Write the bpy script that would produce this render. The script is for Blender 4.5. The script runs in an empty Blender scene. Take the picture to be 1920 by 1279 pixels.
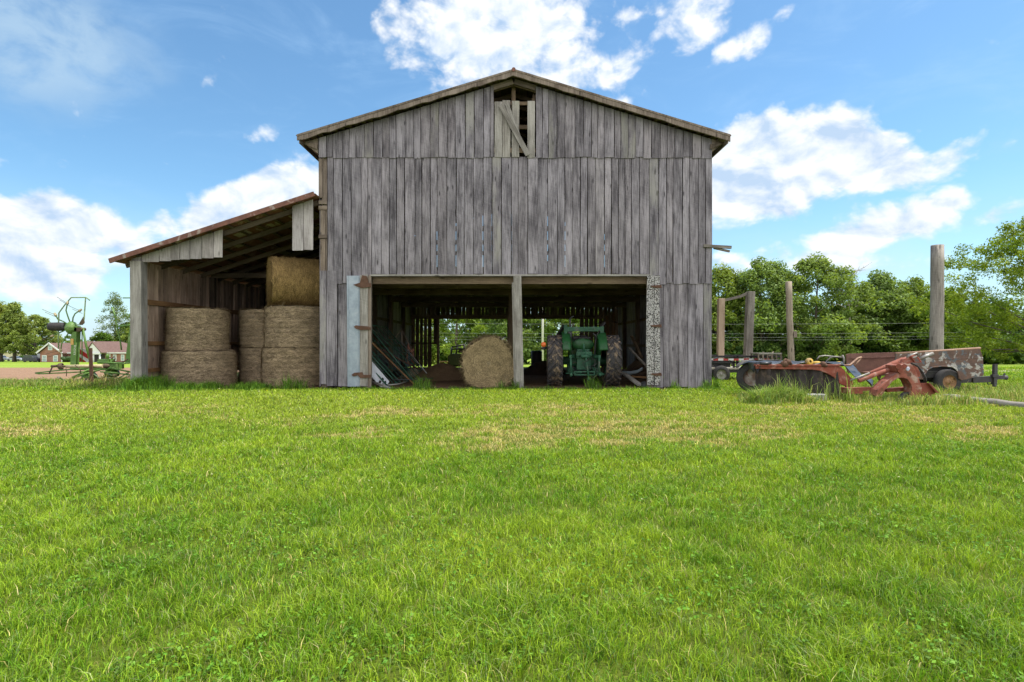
import bpy, math, random
import numpy as np
from mathutils import Vector, Matrix, Euler
R = math.radians
random.seed(7)
scn = bpy.context.scene
col = scn.collection

# ------------------------------------------------------------------ camera
F = 1067.0            # focal length in photo pixels (1920 wide)
CH = 1.38             # eye height
HZ = 645.0            # horizon row
cam_d = bpy.data.cameras.new("camera")
cam_d.sensor_width = 36.0
cam_d.lens = 36.0 * F / 1920.0
cam_d.shift_y = (HZ - 639.5) / 1920.0
cam_d.clip_start = 0.1
cam_d.clip_end = 6000.0
cam = bpy.data.objects.new("camera", cam_d)
cam.location = (0, 0, CH)
cam.rotation_euler = (R(90), 0, 0)
col.objects.link(cam)
scn.camera = cam


def P(px, py, Y):
    """photo pixel at distance Y -> place in metres"""
    return Vector(((px - 960) / F * Y, Y, CH + (HZ - py) / F * Y))


# ------------------------------------------------------------------ exposure, sun
scn.view_settings.view_transform = 'Standard'
scn.view_settings.look = 'None'
scn.view_settings.exposure = 0.5
scn.view_settings.gamma = 1.0
SUN_AZ, SUN_EL = 86.0, 66.0     # azimuth clockwise from +Y (away from the camera)
sun_d = bpy.data.lights.new("sun", 'SUN')
sun_d.energy = 4.6
sun_d.angle = R(2.5)
sun_d.color = (1.0, 0.95, 0.86)
sun = bpy.data.objects.new("sun", sun_d)
sv = Vector((math.sin(R(SUN_AZ)) * math.cos(R(SUN_EL)), math.cos(R(SUN_AZ)) * math.cos(R(SUN_EL)), math.sin(R(SUN_EL))))
sun.rotation_euler = sv.to_track_quat('Z', 'Y').to_euler()
sun.location = sv * 60
col.objects.link(sun)


# ------------------------------------------------------------------ node helpers
def nd(nt, typ, ins=None, **attrs):
    n = nt.nodes.new(typ)
    for k, v in attrs.items():
        setattr(n, k, v)
    for k, v in (ins or {}).items():
        s = n.inputs[k]
        if isinstance(v, bpy.types.NodeSocket):
            nt.links.new(v, s)
        else:
            s.default_value = v
    return n


def M(nt, op, a, b=None, c=None, clamp=False):
    n = nt.nodes.new('ShaderNodeMath')
    n.operation = op
    n.use_clamp = clamp
    for i, v in enumerate((a, b, c)):
        if v is None:
            continue
        if isinstance(v, bpy.types.NodeSocket):
            nt.links.new(v, n.inputs[i])
        else:
            n.inputs[i].default_value = v
    return n.outputs[0]


def VM(nt, op, a, b=None):
    n = nt.nodes.new('ShaderNodeVectorMath')
    n.operation = op
    for i, v in enumerate((a, b)):
        if v is None:
            continue
        if isinstance(v, bpy.types.NodeSocket):
            nt.links.new(v, n.inputs[i])
        else:
            n.inputs[i].default_value = v
    return n.outputs['Value'] if op in ('LENGTH', 'DOT_PRODUCT', 'DISTANCE') else n.outputs[0]


def SM(nt, x, lo, hi, a=0.0, b=1.0):
    n = nt.nodes.new('ShaderNodeMapRange')
    n.interpolation_type = 'SMOOTHSTEP'
    nt.links.new(x, n.inputs[0])
    for i, v in ((1, lo), (2, hi), (3, a), (4, b)):
        n.inputs[i].default_value = v
    return n.outputs[0]


def MIX(nt, f, a, b, mode='MIX'):
    n = nt.nodes.new('ShaderNodeMix')
    n.data_type = 'RGBA'
    n.blend_type = mode
    for s, v in ((n.inputs[0], f), (n.inputs[6], a), (n.inputs[7], b)):
        if isinstance(v, bpy.types.NodeSocket):
            nt.links.new(v, s)
        else:
            s.default_value = v if not isinstance(v, tuple) else (tuple(v) + (1,))[:4]
    return n.outputs[2]


def NOISE(nt, vec, scale, detail=4, rough=.55, dist=0.0):
    n = nd(nt, 'ShaderNodeTexNoise', {'Scale': scale, 'Detail': detail, 'Roughness': rough, 'Distortion': dist})
    if vec is not None:
        nt.links.new(vec, n.inputs['Vector'])
    return n.outputs[0]


def SCL(nt, vec, s):
    return VM(nt, 'MULTIPLY', vec, s)


# ------------------------------------------------------------------ sky
world = bpy.data.worlds.new("World")
scn.world = world
world.use_nodes = True
nt = world.node_tree
nt.nodes.clear()
sky = nd(nt, 'ShaderNodeTexSky', sky_type='NISHITA', sun_disc=False, sun_elevation=R(SUN_EL), sun_rotation=R(SUN_AZ),
         altitude=100.0, air_density=1.0, dust_density=0.6, ozone_density=2.5)
hs = nd(nt, 'ShaderNodeHueSaturation', {'Saturation': 1.02, 'Value': 1.0, 'Color': sky.outputs[0]})
SKY_S = 0.128
tc = nd(nt, 'ShaderNodeTexCoord')
dirv = tc.outputs['Generated']
sx = nd(nt, 'ShaderNodeSeparateXYZ', {0: dirv})
az = M(nt, 'ARCTAN2', sx.outputs[0], sx.outputs[1])
el = M(nt, 'ARCSINE', M(nt, 'MAXIMUM', M(nt, 'MINIMUM', sx.outputs[2], 1.0), -1.0))
q = nd(nt, 'ShaderNodeCombineXYZ', {0: az, 1: el}).outputs[0]
# ragged outlines: warp the angular position a little
wn = nd(nt, 'ShaderNodeTexNoise', {'Scale': 7.0, 'Detail': 3.0, 'Roughness': .6})
nt.links.new(q, wn.inputs['Vector'])
qw = VM(nt, 'ADD', q, SCL(nt, VM(nt, 'SUBTRACT', wn.outputs['Color'], (.5, .5, .5)), (.10, .075, 0)))


def angles(px, py):
    u, v = (px - 960) / F, (HZ - py) / F
    a = math.atan(u)
    return a, math.atan(v * math.cos(a))


# clouds: direction (given as where it lies over the barn), half width, half height, density, tilt
CLOUDS = [(930, 60, 230, 95, 1.0, 0), (1040, 120, 120, 60, .8, 0), (870, 30, 150, 60, .8, 0),
          (1290, 35, 90, 70, .75, -20), (1170, 120, 75, 32, .75, -12), (1375, 85, 85, 32, .8, -20), (1180, 40, 120, 60, .45, 0),
          (1430, 325, 160, 95, 1.7, 0), (1590, 305, 160, 60, 1.6, 8), (1500, 285, 130, 65, 1.5, 0), (1730, 285, 130, 36, .8, 0),
          (1350, 350, 90, 80, 1.0, 0), (1640, 435, 150, 55, 1.05, -22), (1720, 395, 95, 38, .9, -15), (1880, 400, 80, 30, .6, 0),
          (1400, 490, 130, 35, .6, 0), (1600, 500, 240, 40, .55, 0),
          (70, 430, 190, 72, 1.5, 0), (40, 490, 160, 80, 1.3, 0), (200, 450, 130, 65, .85, 0), (290, 415, 70, 32, .75, 0),
          (470, 380, 150, 50, 1.35, -22), (560, 350, 120, 50, 1.4, -12), (440, 440, 160, 60, .95, 0), (600, 340, 90, 60, 1.0, 0),
          (500, 243, 62, 17, .30, -8), (320, 320, 80, 18, .30, 5),
          (15, 300, 40, 25, .42, 0), (195, 215, 40, 10, .22, 0), (110, 300, 60, 14, .24, 10), (160, 165, 22, 16, .2, -40),
          (650, 105, 45, 9, .2, -15), (770, 140, 50, 14, .42, 0), (1450, 25, 60, 15, .36, 0), (1160, 178, 60, 18, .5, 0), (370, 262, 40, 9, .28, 0)]
acc = None
for (px, py, rx, ry, w, tilt) in CLOUDS:
    a, e = angles(px, py)
    k = math.cos(a) ** 1.2
    mp = nd(nt, 'ShaderNodeMapping', {'Vector': qw, 'Location': (a, e, 0), 'Rotation': (0, 0, R(-tilt)),
                                      'Scale': (rx / F * k, ry / F * k, 1)}, vector_type='TEXTURE')
    d = VM(nt, 'LENGTH', mp.outputs[0])
    b = M(nt, 'MULTIPLY', M(nt, 'SUBTRACT', 1.34, d, clamp=True), w)
    acc = b if acc is None else M(nt, 'SMOOTH_MAX', acc, b, .12)
# billows
bil = NOISE(nt, SCL(nt, q, (1, 1.5, 1)), 13.0, 9, .56, .35)
bil_up = NOISE(nt, SCL(nt, VM(nt, 'ADD', q, (.008, .016, 0)), (1, 1.5, 1)), 13.0, 5, .5, .35)
pv = nd(nt, 'ShaderNodeTexVoronoi', {'Scale': 26.0, 'Detail': 3.0, 'Roughness': .55, 'Smoothness': .6}, feature='SMOOTH_F1')
nt.links.new(VM(nt, 'ADD', SCL(nt, q, (1, 1.25, 1)), SCL(nt, VM(nt, 'SUBTRACT', wn.outputs['Color'], (.5, .5, .5)), (.05, .05, 0))), pv.inputs['Vector'])
puff = M(nt, 'SUBTRACT', .66, pv.outputs['Distance'])
dens = M(nt, 'ADD', M(nt, 'ADD', acc, M(nt, 'MULTIPLY', M(nt, 'SUBTRACT', bil, .5), 1.15)), M(nt, 'MULTIPLY', puff, .42))
# thin veil of cloud low down
cover = SM(nt, dens, .20, .72)
lowband = SM(nt, el, .26, .03, 0, .82)
veil = M(nt, 'MULTIPLY', lowband, SM(nt, NOISE(nt, SCL(nt, q, (1.0, 3.0, 1)), 4.0, 5, .55), .3, .75, .35, 1.0))
wisp = M(nt, 'MULTIPLY', SM(nt, NOISE(nt, SCL(nt, q, (1.0, 2.6, 1)), 5.0, 7, .62, .6), .46, .9), .5)
relief = M(nt, 'ADD', M(nt, 'MULTIPLY', M(nt, 'SUBTRACT', bil, bil_up), 4.0), M(nt, 'MULTIPLY', puff, .25))
thick = SM(nt, dens, .6, 1.9)
shade = M(nt, 'SUBTRACT', M(nt, 'ADD', .86, relief), M(nt, 'MULTIPLY', thick, .34), clamp=True)
ccol = MIX(nt, shade, (.40, .52, .68), (.76, .78, .80))
skyc = VM(nt, 'SCALE', SCL(nt, hs.outputs[0], (.84, 1.08, 1.10)))
skyc.node.inputs['Scale'].default_value = SKY_S
c1 = MIX(nt, veil, skyc, (.50, .63, .76))
c1 = MIX(nt, wisp, c1, (.36, .55, .78))
a_, e_ = angles(70, 60)
sd = VM(nt, 'LENGTH', nd(nt, 'ShaderNodeMapping', {'Vector': qw, 'Location': (a_, e_, 0), 'Scale': (.16, .10, 1)}, vector_type='TEXTURE').outputs[0])
softc = M(nt, 'MULTIPLY', SM(nt, sd, 1.15, .3), SM(nt, bil, .34, .62, .15, .75))
c1 = MIX(nt, softc, c1, (.36, .50, .64))
c2 = MIX(nt, cover, c1, ccol)
# bright overcast added in the unseen sky behind the camera to light the barn front
back = M(nt, 'MULTIPLY', SM(nt, sx.outputs[1], -.05, -.5), SM(nt, NOISE(nt, dirv, 3.0, 5, .55), .25, .6, .55, 1.0))
c3 = MIX(nt, back, c2, (1.36, 1.34, 1.36))
bg = nd(nt, 'ShaderNodeBackground', {'Color': c3, 'Strength': 1.0})
out = nd(nt, 'ShaderNodeOutputWorld', {0: bg.outputs[0]})
world.cycles.sampling_method = 'MANUAL'
world.cycles.sample_map_resolution = 512
scn.cycles.max_bounces = 6
scn.cycles.diffuse_bounces = 3
scn.cycles.transparent_max_bounces = 4
scn.cycles.use_adaptive_sampling = True
scn.cycles.adaptive_threshold = 0.02

# ------------------------------------------------------------------ mesh helpers
WM = {}       # world matrix of every root


def tag(o, label=None, cat=None, group=None, kind=None):
    for k, v in (('label', label), ('category', cat), ('group', group), ('kind', kind)):
        if v:
            o[k] = v
    return o


def thing(name, label, cat, loc=(0, 0, 0), rot=(0, 0, 0), group=None):
    o = bpy.data.objects.new(name, None)
    o.empty_display_size = .2
    o.location = loc
    o.rotation_euler = rot
    col.objects.link(o)
    WM[o.name] = Matrix.Translation(loc) @ Euler(rot).to_matrix().to_4x4()
    return tag(o, label, cat, group)


def perp(d):
    d = d.normalized()
    u = Vector((0, 0, 1)) if abs(d.z) < .95 else Vector((0, 1, 0))
    x = u.cross(d).normalized()
    return x, d.cross(x).normalized(), d


class MB:
    """collects shapes and links them as ONE mesh object"""

    def __init__(s):
        s.v, s.f, s.l, s.s = [], [], [], []

    def add(s, V, Fc, L=None, smooth=False):
        o = len(s.v)
        s.v += [tuple(p) for p in V]
        off = (random.random() * 9, random.random() * 9, random.random() * 9)
        L = V if L is None else L
        s.l += [(p[0] + off[0], p[1] + off[1], p[2] + off[2]) for p in L]
        s.f += [tuple(i + o for i in f) for f in Fc]
        s.s += [smooth] * len(Fc)
        return s

    def frame_box(s, c, ax, half, jit=0.0):
        """box with centre c, axes ax (3 vectors), half sizes; grain along the third axis"""
        V, L = [], []
        for k in (-1, 1):
            for j in (-1, 1):
                for i in (-1, 1):
                    jj = [random.uniform(-jit, jit) if jit else 0 for _ in range(3)]
                    V.append(c + ax[0] * (i * half[0] + jj[0]) + ax[1] * (j * half[1]) + ax[2] * (k * half[2] + jj[2]))
                    L.append((i * half[0], j * half[1], k * half[2]))
        Fc = [(0, 2, 3, 1), (4, 5, 7, 6), (0, 1, 5, 4), (2, 6, 7, 3), (0, 4, 6, 2), (1, 3, 7, 5)]
        return s.add(V, Fc, L)

    def box(s, c, size, rot=None, jit=0.0):
        A = [Vector((1, 0, 0)), Vector((0, 1, 0)), Vector((0, 0, 1))]
        if rot:
            m = Euler(rot).to_matrix()
            A = [m @ a for a in A]
        h = [x / 2 for x in size]
        k = max(range(3), key=lambda i: h[i])
        o = [i for i in range(3) if i != k]
        if (o[0], o[1], k) in ((0, 2, 1),):
            o = [2, 0]
        return s.frame_box(Vector(c), [A[o[0]], A[o[1]], A[k]], [h[o[0]], h[o[1]], h[k]], jit)

    def bar(s, p0, p1, w, h, jit=0.0):
        """rectangular bar; w sideways, h upwards"""
        p0, p1 = Vector(p0), Vector(p1)
        x, y, z = perp(p1 - p0)
        return s.frame_box((p0 + p1) / 2, [x, y, z], [w / 2, h / 2, (p1 - p0).length / 2], jit)

    def tube(s, pts, r, n=8, cap=True, flat=1.0):
        pts = [Vector(p) for p in pts]
        m = len(pts)
        rs = r if isinstance(r, (list, tuple)) else [r] * m
        V, L, Fc = [], [], []
        ln = 0
        px = None
        for i, p in enumerate(pts):
            d = (pts[min(i + 1, m - 1)] - pts[max(i - 1, 0)])
            d = d.normalized() if d.length > 1e-9 else Vector((0, 0, 1))
            if px is None:
                x, y, _ = perp(d)
            else:
                x = (px - d * px.dot(d))
                x = x.normalized() if x.length > 1e-6 else perp(d)[0]
                y = d.cross(x)
            px = x
            if i:
                ln += (p - pts[i - 1]).length
            for k in range(n):
                a = 2 * math.pi * k / n
                V.append(p + x * math.cos(a) * rs[i] + y * math.sin(a) * rs[i] * flat)
                L.append((math.cos(a) * rs[i], math.sin(a) * rs[i], ln))
        for i in range(m - 1):
            for k in range(n):
                k2 = (k + 1) % n
                Fc.append((i * n + k, i * n + k2, (i + 1) * n + k2, (i + 1) * n + k))
        s.add(V, Fc, L, n > 5)
        if cap:
            o = len(s.v) - len(V)
            s.f += [tuple(o + k for k in reversed(range(n))), tuple(o + (m - 1) * n + k for k in range(n))]
            s.s += [False, False]
        return s

    def cyl(s, p0, p1, r0, r1=None, n=16):
        return s.tube([p0, p1], [r0, r0 if r1 is None else r1], n)

    def lathe(s, prof, origin, axis, n=24, closed=False):
        """profile of (radius, height along axis)"""
        x, y, z = perp(Vector(axis))
        o = Vector(origin)
        V, Fc, L = [], [], []
        m = len(prof)
        for r, h in prof:
            for k in range(n):
                a = 2 * math.pi * k / n
                V.append(o + x * math.cos(a) * r + y * math.sin(a) * r + z * h)
                L.append((math.cos(a) * r, math.sin(a) * r, h))
        for i in range(m if closed else m - 1):
            i2 = (i + 1) % m
            for k in range(n):
                k2 = (k + 1) % n
                Fc.append((i * n + k, i * n + k2, i2 * n + k2, i2 * n + k))
        return s.add(V, Fc, L, True)

    def prism(s, poly, d, origin=(0, 0, 0), ax=None):
        """polygon (list of 2D) in axes ax[0], ax[1], pushed out by d along ax[2]"""
        ax = ax or (Vector((1, 0, 0)), Vector((0, 0, 1)), Vector((0, 1, 0)))
        o = Vector(origin)
        n = len(poly)
        V = [o + ax[0] * p[0] + ax[1] * p[1] for p in poly] + [o + ax[0] * p[0] + ax[1] * p[1] + ax[2] * d for p in poly]
        L = [(p[0], 0, p[1]) for p in poly] + [(p[0], d, p[1]) for p in poly]
        ar = sum(poly[i][0] * poly[(i + 1) % n][1] - poly[(i + 1) % n][0] * poly[i][1] for i in range(n))
        flip = (ax[0].cross(ax[1]).dot(ax[2]) > 0) == (ar > 0)
        a, b = tuple(range(n)), tuple(range(2 * n - 1, n - 1, -1))
        Fc = [a, b] + [(i, i + n, (i + 1) % n + n, (i + 1) % n) for i in range(n)]
        if flip:
            Fc = [tuple(reversed(f)) for f in Fc]
        return s.add(V, Fc, L)

    def ball(s, c, r, nu=12, nv=8):
        c = Vector(c)
        r = (r, r, r) if isinstance(r, (int, float)) else r
        V, Fc = [], []
        for j in range(nv + 1):
            t = math.pi * j / nv
            for i in range(nu):
                a = 2 * math.pi * i / nu
                V.append(c + Vector((r[0] * math.sin(t) * math.cos(a), r[1] * math.sin(t) * math.sin(a), r[2] * math.cos(t))))
        for j in range(nv):
            for i in range(nu):
                i2 = (i + 1) % nu
                Fc.append((j * nu + i, (j + 1) * nu + i, (j + 1) * nu + i2, j * nu + i2))
        return s.add(V, Fc, None, True)

    def sheet(s, fn, nu, nv, thick=0.0, smooth=True):
        """fn(u,v) -> point, u,v in 0..1"""
        V = [Vector(fn(i / nu, j / nv)) for j in range(nv + 1) for i in range(nu + 1)]
        Fc = [(j * (nu + 1) + i, j * (nu + 1) + i + 1, (j + 1) * (nu + 1) + i + 1, (j + 1) * (nu + 1) + i) for j in range(nv) for i in range(nu)]
        if thick:
            n = len(V)
            c = (V[1] - V[0]).cross(V[nu + 1] - V[0]).normalized()
            W = [v - c * thick for v in V]
            G = [tuple(reversed([k + n for k in f])) for f in Fc]
            edge = [i for i in range(nu + 1)] + [j * (nu + 1) + nu for j in range(1, nv + 1)] + \
                   [nv * (nu + 1) + i for i in range(nu - 1, -1, -1)] + [j * (nu + 1) for j in range(nv - 1, 0, -1)]
            E = [(edge[k], edge[k] + n, edge[(k + 1) % len(edge)] + n, edge[(k + 1) % len(edge)]) for k in range(len(edge))]
            return s.add(V + W, Fc + G + E, None, smooth)
        return s.add(V, Fc, None, smooth)

    def build(s, name, mat, parent=None, loc=None, label=None, cat=None, group=None, kind=None, bevel=0.0):
        me = bpy.data.meshes.new(name)
        inv = None
        root = parent
        while root is not None and root.parent is not None:
            root = root.parent
        if root is not None:
            inv = WM[root.name].inverted()
        elif loc is not None:
            inv = Matrix.Translation(loc).inverted()
        vs = s.v if inv is None else [tuple(inv @ Vector(p)) for p in s.v]
        me.from_pydata(vs, [], s.f)
        me.polygons.foreach_set('use_smooth', s.s)
        at = me.attributes.new('lc', 'FLOAT_VECTOR', 'POINT')
        at.data.foreach_set('vector', np.array(s.l, dtype=np.float32).ravel())
        me.materials.append(mat)
        me.update()
        o = bpy.data.objects.new(name, me)
        col.objects.link(o)
        if parent is not None:
            o.parent = parent
        elif loc is not None:
            o.location = loc
            WM[o.name] = Matrix.Translation(loc)
        else:
            WM[o.name] = Matrix.Identity(4)
        if bevel:
            b = o.modifiers.new('bevel', 'BEVEL')
            b.width = bevel
            b.segments = 2
            b.limit_method = 'ANGLE'
        tag(o, label, cat, group, kind)
        return o


def np_mesh(name, V, loops, totals, mat, colr=None, extra=None, smooth=False, parent=None, loc=(0, 0, 0)):
    me = bpy.data.meshes.new(name)
    V = np.asarray(V, np.float32)
    me.vertices.add(len(V))
    me.vertices.foreach_set('co', V.ravel())
    totals = np.asarray(totals, np.int32)
    loops = np.asarray(loops, np.int32)
    me.loops.add(len(loops))
    me.loops.foreach_set('vertex_index', loops)
    me.polygons.add(len(totals))
    st = np.concatenate([[0], np.cumsum(totals)[:-1]]).astype(np.int32)
    me.polygons.foreach_set('loop_start', st)
    me.polygons.foreach_set('loop_total', totals)
    if smooth:
        me.polygons.foreach_set('use_smooth', np.ones(len(totals), bool))
    if colr is not None:
        a = me.attributes.new('col', 'FLOAT_COLOR', 'POINT')
        c4 = np.ones((len(V), 4), np.float32)
        c4[:, :3] = colr
        a.data.foreach_set('color', c4.ravel())
    me.materials.append(mat)
    me.update(calc_edges=True)
    o = bpy.data.objects.new(name, me)
    o.location = loc
    col.objects.link(o)
    if parent is not None:
        o.parent = parent
    return o


def dup(root, name=None, loc=None, rot=None, scale=None, label=None, group=None):
    def cp(o, par):
        c = o.copy()
        col.objects.link(c)
        c.parent = par
        for ch in [x for x in bpy.data.objects if x.parent == o]:
            cp(ch, c)
        return c
    r = cp(root, None)
    if loc is not None:
        r.location = loc
    if rot is not None:
        r.rotation_euler = rot
    if scale is not None:
        r.scale = scale
    tag(r, label, None, group)
    return r


# ------------------------------------------------------------------ numpy noise
def _h(ix, iy, seed):
    n = (ix * 374761393 + iy * 668265263 + seed * 1442695041) & 0xffffffff
    n = ((n ^ (n >> 13)) * 1274126177) & 0xffffffff
    return ((n ^ (n >> 16)) & 0xffff) / 65535.0


def vnoise(x, y, seed=0):
    x, y = np.asarray(x, float), np.asarray(y, float)
    ix, iy = np.floor(x).astype(np.int64), np.floor(y).astype(np.int64)
    fx, fy = x - ix, y - iy
    fx, fy = fx * fx * (3 - 2 * fx), fy * fy * (3 - 2 * fy)
    a, b = _h(ix, iy, seed), _h(ix + 1, iy, seed)
    c, d = _h(ix, iy + 1, seed), _h(ix + 1, iy + 1, seed)
    return (a * (1 - fx) + b * fx) * (1 - fy) + (c * (1 - fx) + d * fx) * fy


def fbm(x, y, seed=0, o=4):
    s, a, t = 0, 1, 0
    for k in range(o):
        s = s + a * vnoise(np.asarray(x) * 2 ** k, np.asarray(y) * 2 ** k, seed + k)
        t += a
        a *= .5
    return s / t


# ------------------------------------------------------------------ materials
def newmat(name):
    m = bpy.data.materials.new(name)
    m.use_nodes = True
    t = m.node_tree
    b = t.nodes['Principled BSDF']
    return m, t, b


def setc(t, s, v):
    if isinstance(v, bpy.types.NodeSocket):
        t.links.new(v, s)
    else:
        s.default_value = (tuple(v) + (1,))[:4] if isinstance(v, tuple) else v


def bump(t, b, h, strength=.3, dist=.01):
    n = nd(t, 'ShaderNodeBump', {'Height': h, 'Strength': strength, 'Distance': dist})
    t.links.new(n.outputs[0], b.inputs['Normal'])


def wood(name, light, dark, moss=.3, rng=.35, saw=.14, bstr=.5):
    """weathered sawn timber; grain follows the 'lc' attribute's third axis"""
    m, t, b = newmat(name)
    lc = nd(t, 'ShaderNodeAttribute', attribute_name='lc').outputs['Vector']
    rnd = nd(t, 'ShaderNodeNewGeometry').outputs['Random Per Island']
    off = nd(t, 'ShaderNodeCombineXYZ', {0: M(t, 'MULTIPLY', rnd, 57.0), 1: M(t, 'MULTIPLY', rnd, 31.0), 2: M(t, 'MULTIPLY', rnd, 83.0)}).outputs[0]
    v = VM(t, 'ADD', lc, off)
    streak = NOISE(t, SCL(t, v, (22, 22, 1.0)), 1.0, 8, .74, 1.2)
    fine = NOISE(t, SCL(t, v, (75, 75, 2.2)), 1.0, 4, .7)
    broad = NOISE(t, SCL(t, v, (2.5, 2.5, .7)), 1.0, 4, .6)
    blot = NOISE(t, SCL(t, v, (14, 14, 5)), 1.0, 5, .65)
    sawn = NOISE(t, SCL(t, VM(t, 'ADD', v, nd(t, 'ShaderNodeCombineXYZ', {2: M(t, 'MULTIPLY', nd(t, 'ShaderNodeSeparateXYZ', {0: v}).outputs[0], .35)}).outputs[0]), (1.5, 1.5, 70)), 1.0, 2, .6)
    vor = nd(t, 'ShaderNodeTexVoronoi', {'Vector': SCL(t, v, (5.2, 5.2, 1.3)), 'Scale': 1.0})
    knot = SM(t, vor.outputs['Distance'], .05, .16, 1, 0)
    val = M(t, 'ADD', M(t, 'MULTIPLY', streak, .75), M(t, 'MULTIPLY', fine, .35))
    val = M(t, 'ADD', val, M(t, 'MULTIPLY', M(t, 'SUBTRACT', broad, .5), .7))
    val = M(t, 'ADD', val, M(t, 'MULTIPLY', M(t, 'SUBTRACT', sawn, .5), saw))
    f = SM(t, val, .34, .76)
    c = MIX(t, f, dark, light)
    c = MIX(t, SM(t, blot, .62, .75, 0, .55), c, tuple(x * .6 for x in dark))
    c = MIX(t, M(t, 'MULTIPLY', knot, .8), c, tuple(x * .35 for x in dark))
    k = SM(t, rnd, 0, 1, 1 - rng, 1 + rng * .55)
    c = MIX(t, 1.0, c, nd(t, 'ShaderNodeCombineColor', {0: k, 1: k, 2: k}).outputs[0], 'MULTIPLY')
    r2 = M(t, 'FRACT', M(t, 'MULTIPLY', rnd, 17.3))
    warm = MIX(t, SM(t, r2, .3, 1, 0, .5), (1, 1, 1), (1.03, 1.0, .96))
    c = MIX(t, 1.0, c, warm, 'MULTIPLY')
    if moss:
        r3 = M(t, 'FRACT', M(t, 'MULTIPLY', rnd, 41.7))
        mm = M(t, 'MULTIPLY', SM(t, r3, .82, .9), M(t, 'MULTIPLY', SM(t, broad, .42, .66), moss))
        c = MIX(t, mm, c, (.17, .18, .08))
    t.links.new(c, b.inputs['Base Color'])
    b.inputs['Roughness'].default_value = .9
    b.inputs['Specular IOR Level'].default_value = .2
    bump(t, b, M(t, 'ADD', M(t, 'MULTIPLY', streak, .6), M(t, 'MULTIPLY', fine, .5)), bstr, .012)
    return m


def paint(name, c, c2=None, patch=None, psc=4.0, pth=(.55, .65), rough=.6, metal=0.0, grime=.35, gsc=6.0, bstr=.15, spec=.3, patch2=None, p2th=(.6, .66), gcol=None):
    """painted / rusty / dusty surface: base mottled to c2, patches, grime"""
    m, t, b = newmat(name)
    oc = nd(t, 'ShaderNodeTexCoord').outputs['Object']
    rnd = nd(t, 'ShaderNodeNewGeometry').outputs['Random Per Island']
    v = VM(t, 'ADD', oc, nd(t, 'ShaderNodeCombineXYZ', {0: M(t, 'MULTIPLY', rnd, 3.0)}).outputs[0])
    n1 = NOISE(t, v, gsc, 7, .65)
    n2 = NOISE(t, v, gsc * 4, 5, .65)
    cc = MIX(t, SM(t, n1, .3, .7), c, c2 or tuple(x * .7 for x in c))
    if patch:
        p = SM(t, NOISE(t, oc, psc, 6, .62, .6), pth[0], pth[1])
        cc = MIX(t, p, cc, patch)
    if patch2:
        p = SM(t, NOISE(t, VM(t, 'ADD', oc, (7, 3, 5)), psc * 1.3, 6, .62, .6), p2th[0], p2th[1])
        cc = MIX(t, p, cc, patch2)
    if grime:
        cc = MIX(t, M(t, 'MULTIPLY', SM(t, n2, .45, .8), grime), cc, gcol or (.10, .075, .05))
    t.links.new(cc, b.inputs['Base Color'])
    setc(t, b.inputs['Roughness'], SM(t, n1, .2, .8, max(.1, rough - .15), min(1, rough + .15)))
    b.inputs['Metallic'].default_value = metal
    b.inputs['Specular IOR Level'].default_value = spec
    if bstr:
        bump(t, b, n2, bstr, .01)
    return m


def leafmat(name, trans=.4, tcol=(1.25, 1.2, .45), rough=.55, var=.3, hue=None):
    """foliage coloured by the 'col' attribute, thin and a little translucent"""
    m, t, b = newmat(name)
    c = nd(t, 'ShaderNodeAttribute', attribute_name='col').outputs['Color']
    rnd = nd(t, 'ShaderNodeNewGeometry').outputs['Random Per Island']
    k = SM(t, rnd, 0, 1, 1 - var, 1 + var)
    c = MIX(t, 1.0, c, nd(t, 'ShaderNodeCombineColor', {0: k, 1: k, 2: k}).outputs[0], 'MULTIPLY')
    if hue:
        oi = nd(t, 'ShaderNodeObjectInfo').outputs['Random']
        c = MIX(t, SM(t, oi, .2, 1, 0, .8), c, MIX(t, 1.0, c, hue, 'MULTIPLY'))
    t.links.new(c, b.inputs['Base Color'])
    b.inputs['Roughness'].default_value = rough
    b.inputs['Specular IOR Level'].default_value = .12
    tr = nd(t, 'ShaderNodeBsdfTranslucent', {0: MIX(t, 1.0, c, tcol, 'MULTIPLY')})
    mx = nd(t, 'ShaderNodeMixShader', {0: trans, 1: b.outputs[0], 2: tr.outputs[0]})
    o = t.nodes['Material Output']
    t.links.new(mx.outputs[0], o.inputs[0])
    return m


W_SIDING = wood('weathered_siding', (.322, .298, .318), (.070, .063, .070), rng=.17)
W_LEAN = wood('weathered_fascia', (.44, .41, .395), (.19, .17, .165), rng=.2)
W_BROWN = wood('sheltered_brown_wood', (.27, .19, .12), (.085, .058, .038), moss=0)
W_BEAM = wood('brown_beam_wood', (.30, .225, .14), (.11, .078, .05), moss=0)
W_RAIL = wood('orange_rail_wood', (.30, .17, .075), (.14, .075, .035), moss=0)
W_TRIM = wood('roof_edge_wood', (.27, .22, .175), (.095, .072, .055), moss=0)
W_POST = wood('grey_post_wood', (.37, .35, .315), (.14, .127, .11), moss=.7, rng=.15)
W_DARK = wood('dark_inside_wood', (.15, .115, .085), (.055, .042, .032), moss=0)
W_NEW = wood('pale_sawn_wood', (.52, .40, .29), (.33, .235, .16), moss=0, rng=.1)
W_LOG = wood('grey_round_wood', (.36, .325, .285), (.13, .115, .098), moss=.5, rng=.1)
RUSTROOF = paint('rusty_roof_metal', (.20, .085, .055), (.13, .06, .045), patch=(.32, .25, .21), psc=3, rough=.7, grime=.4)
RUST = paint('rust', (.125, .065, .040), (.08, .042, .028), rough=.85, grime=.4)
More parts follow.
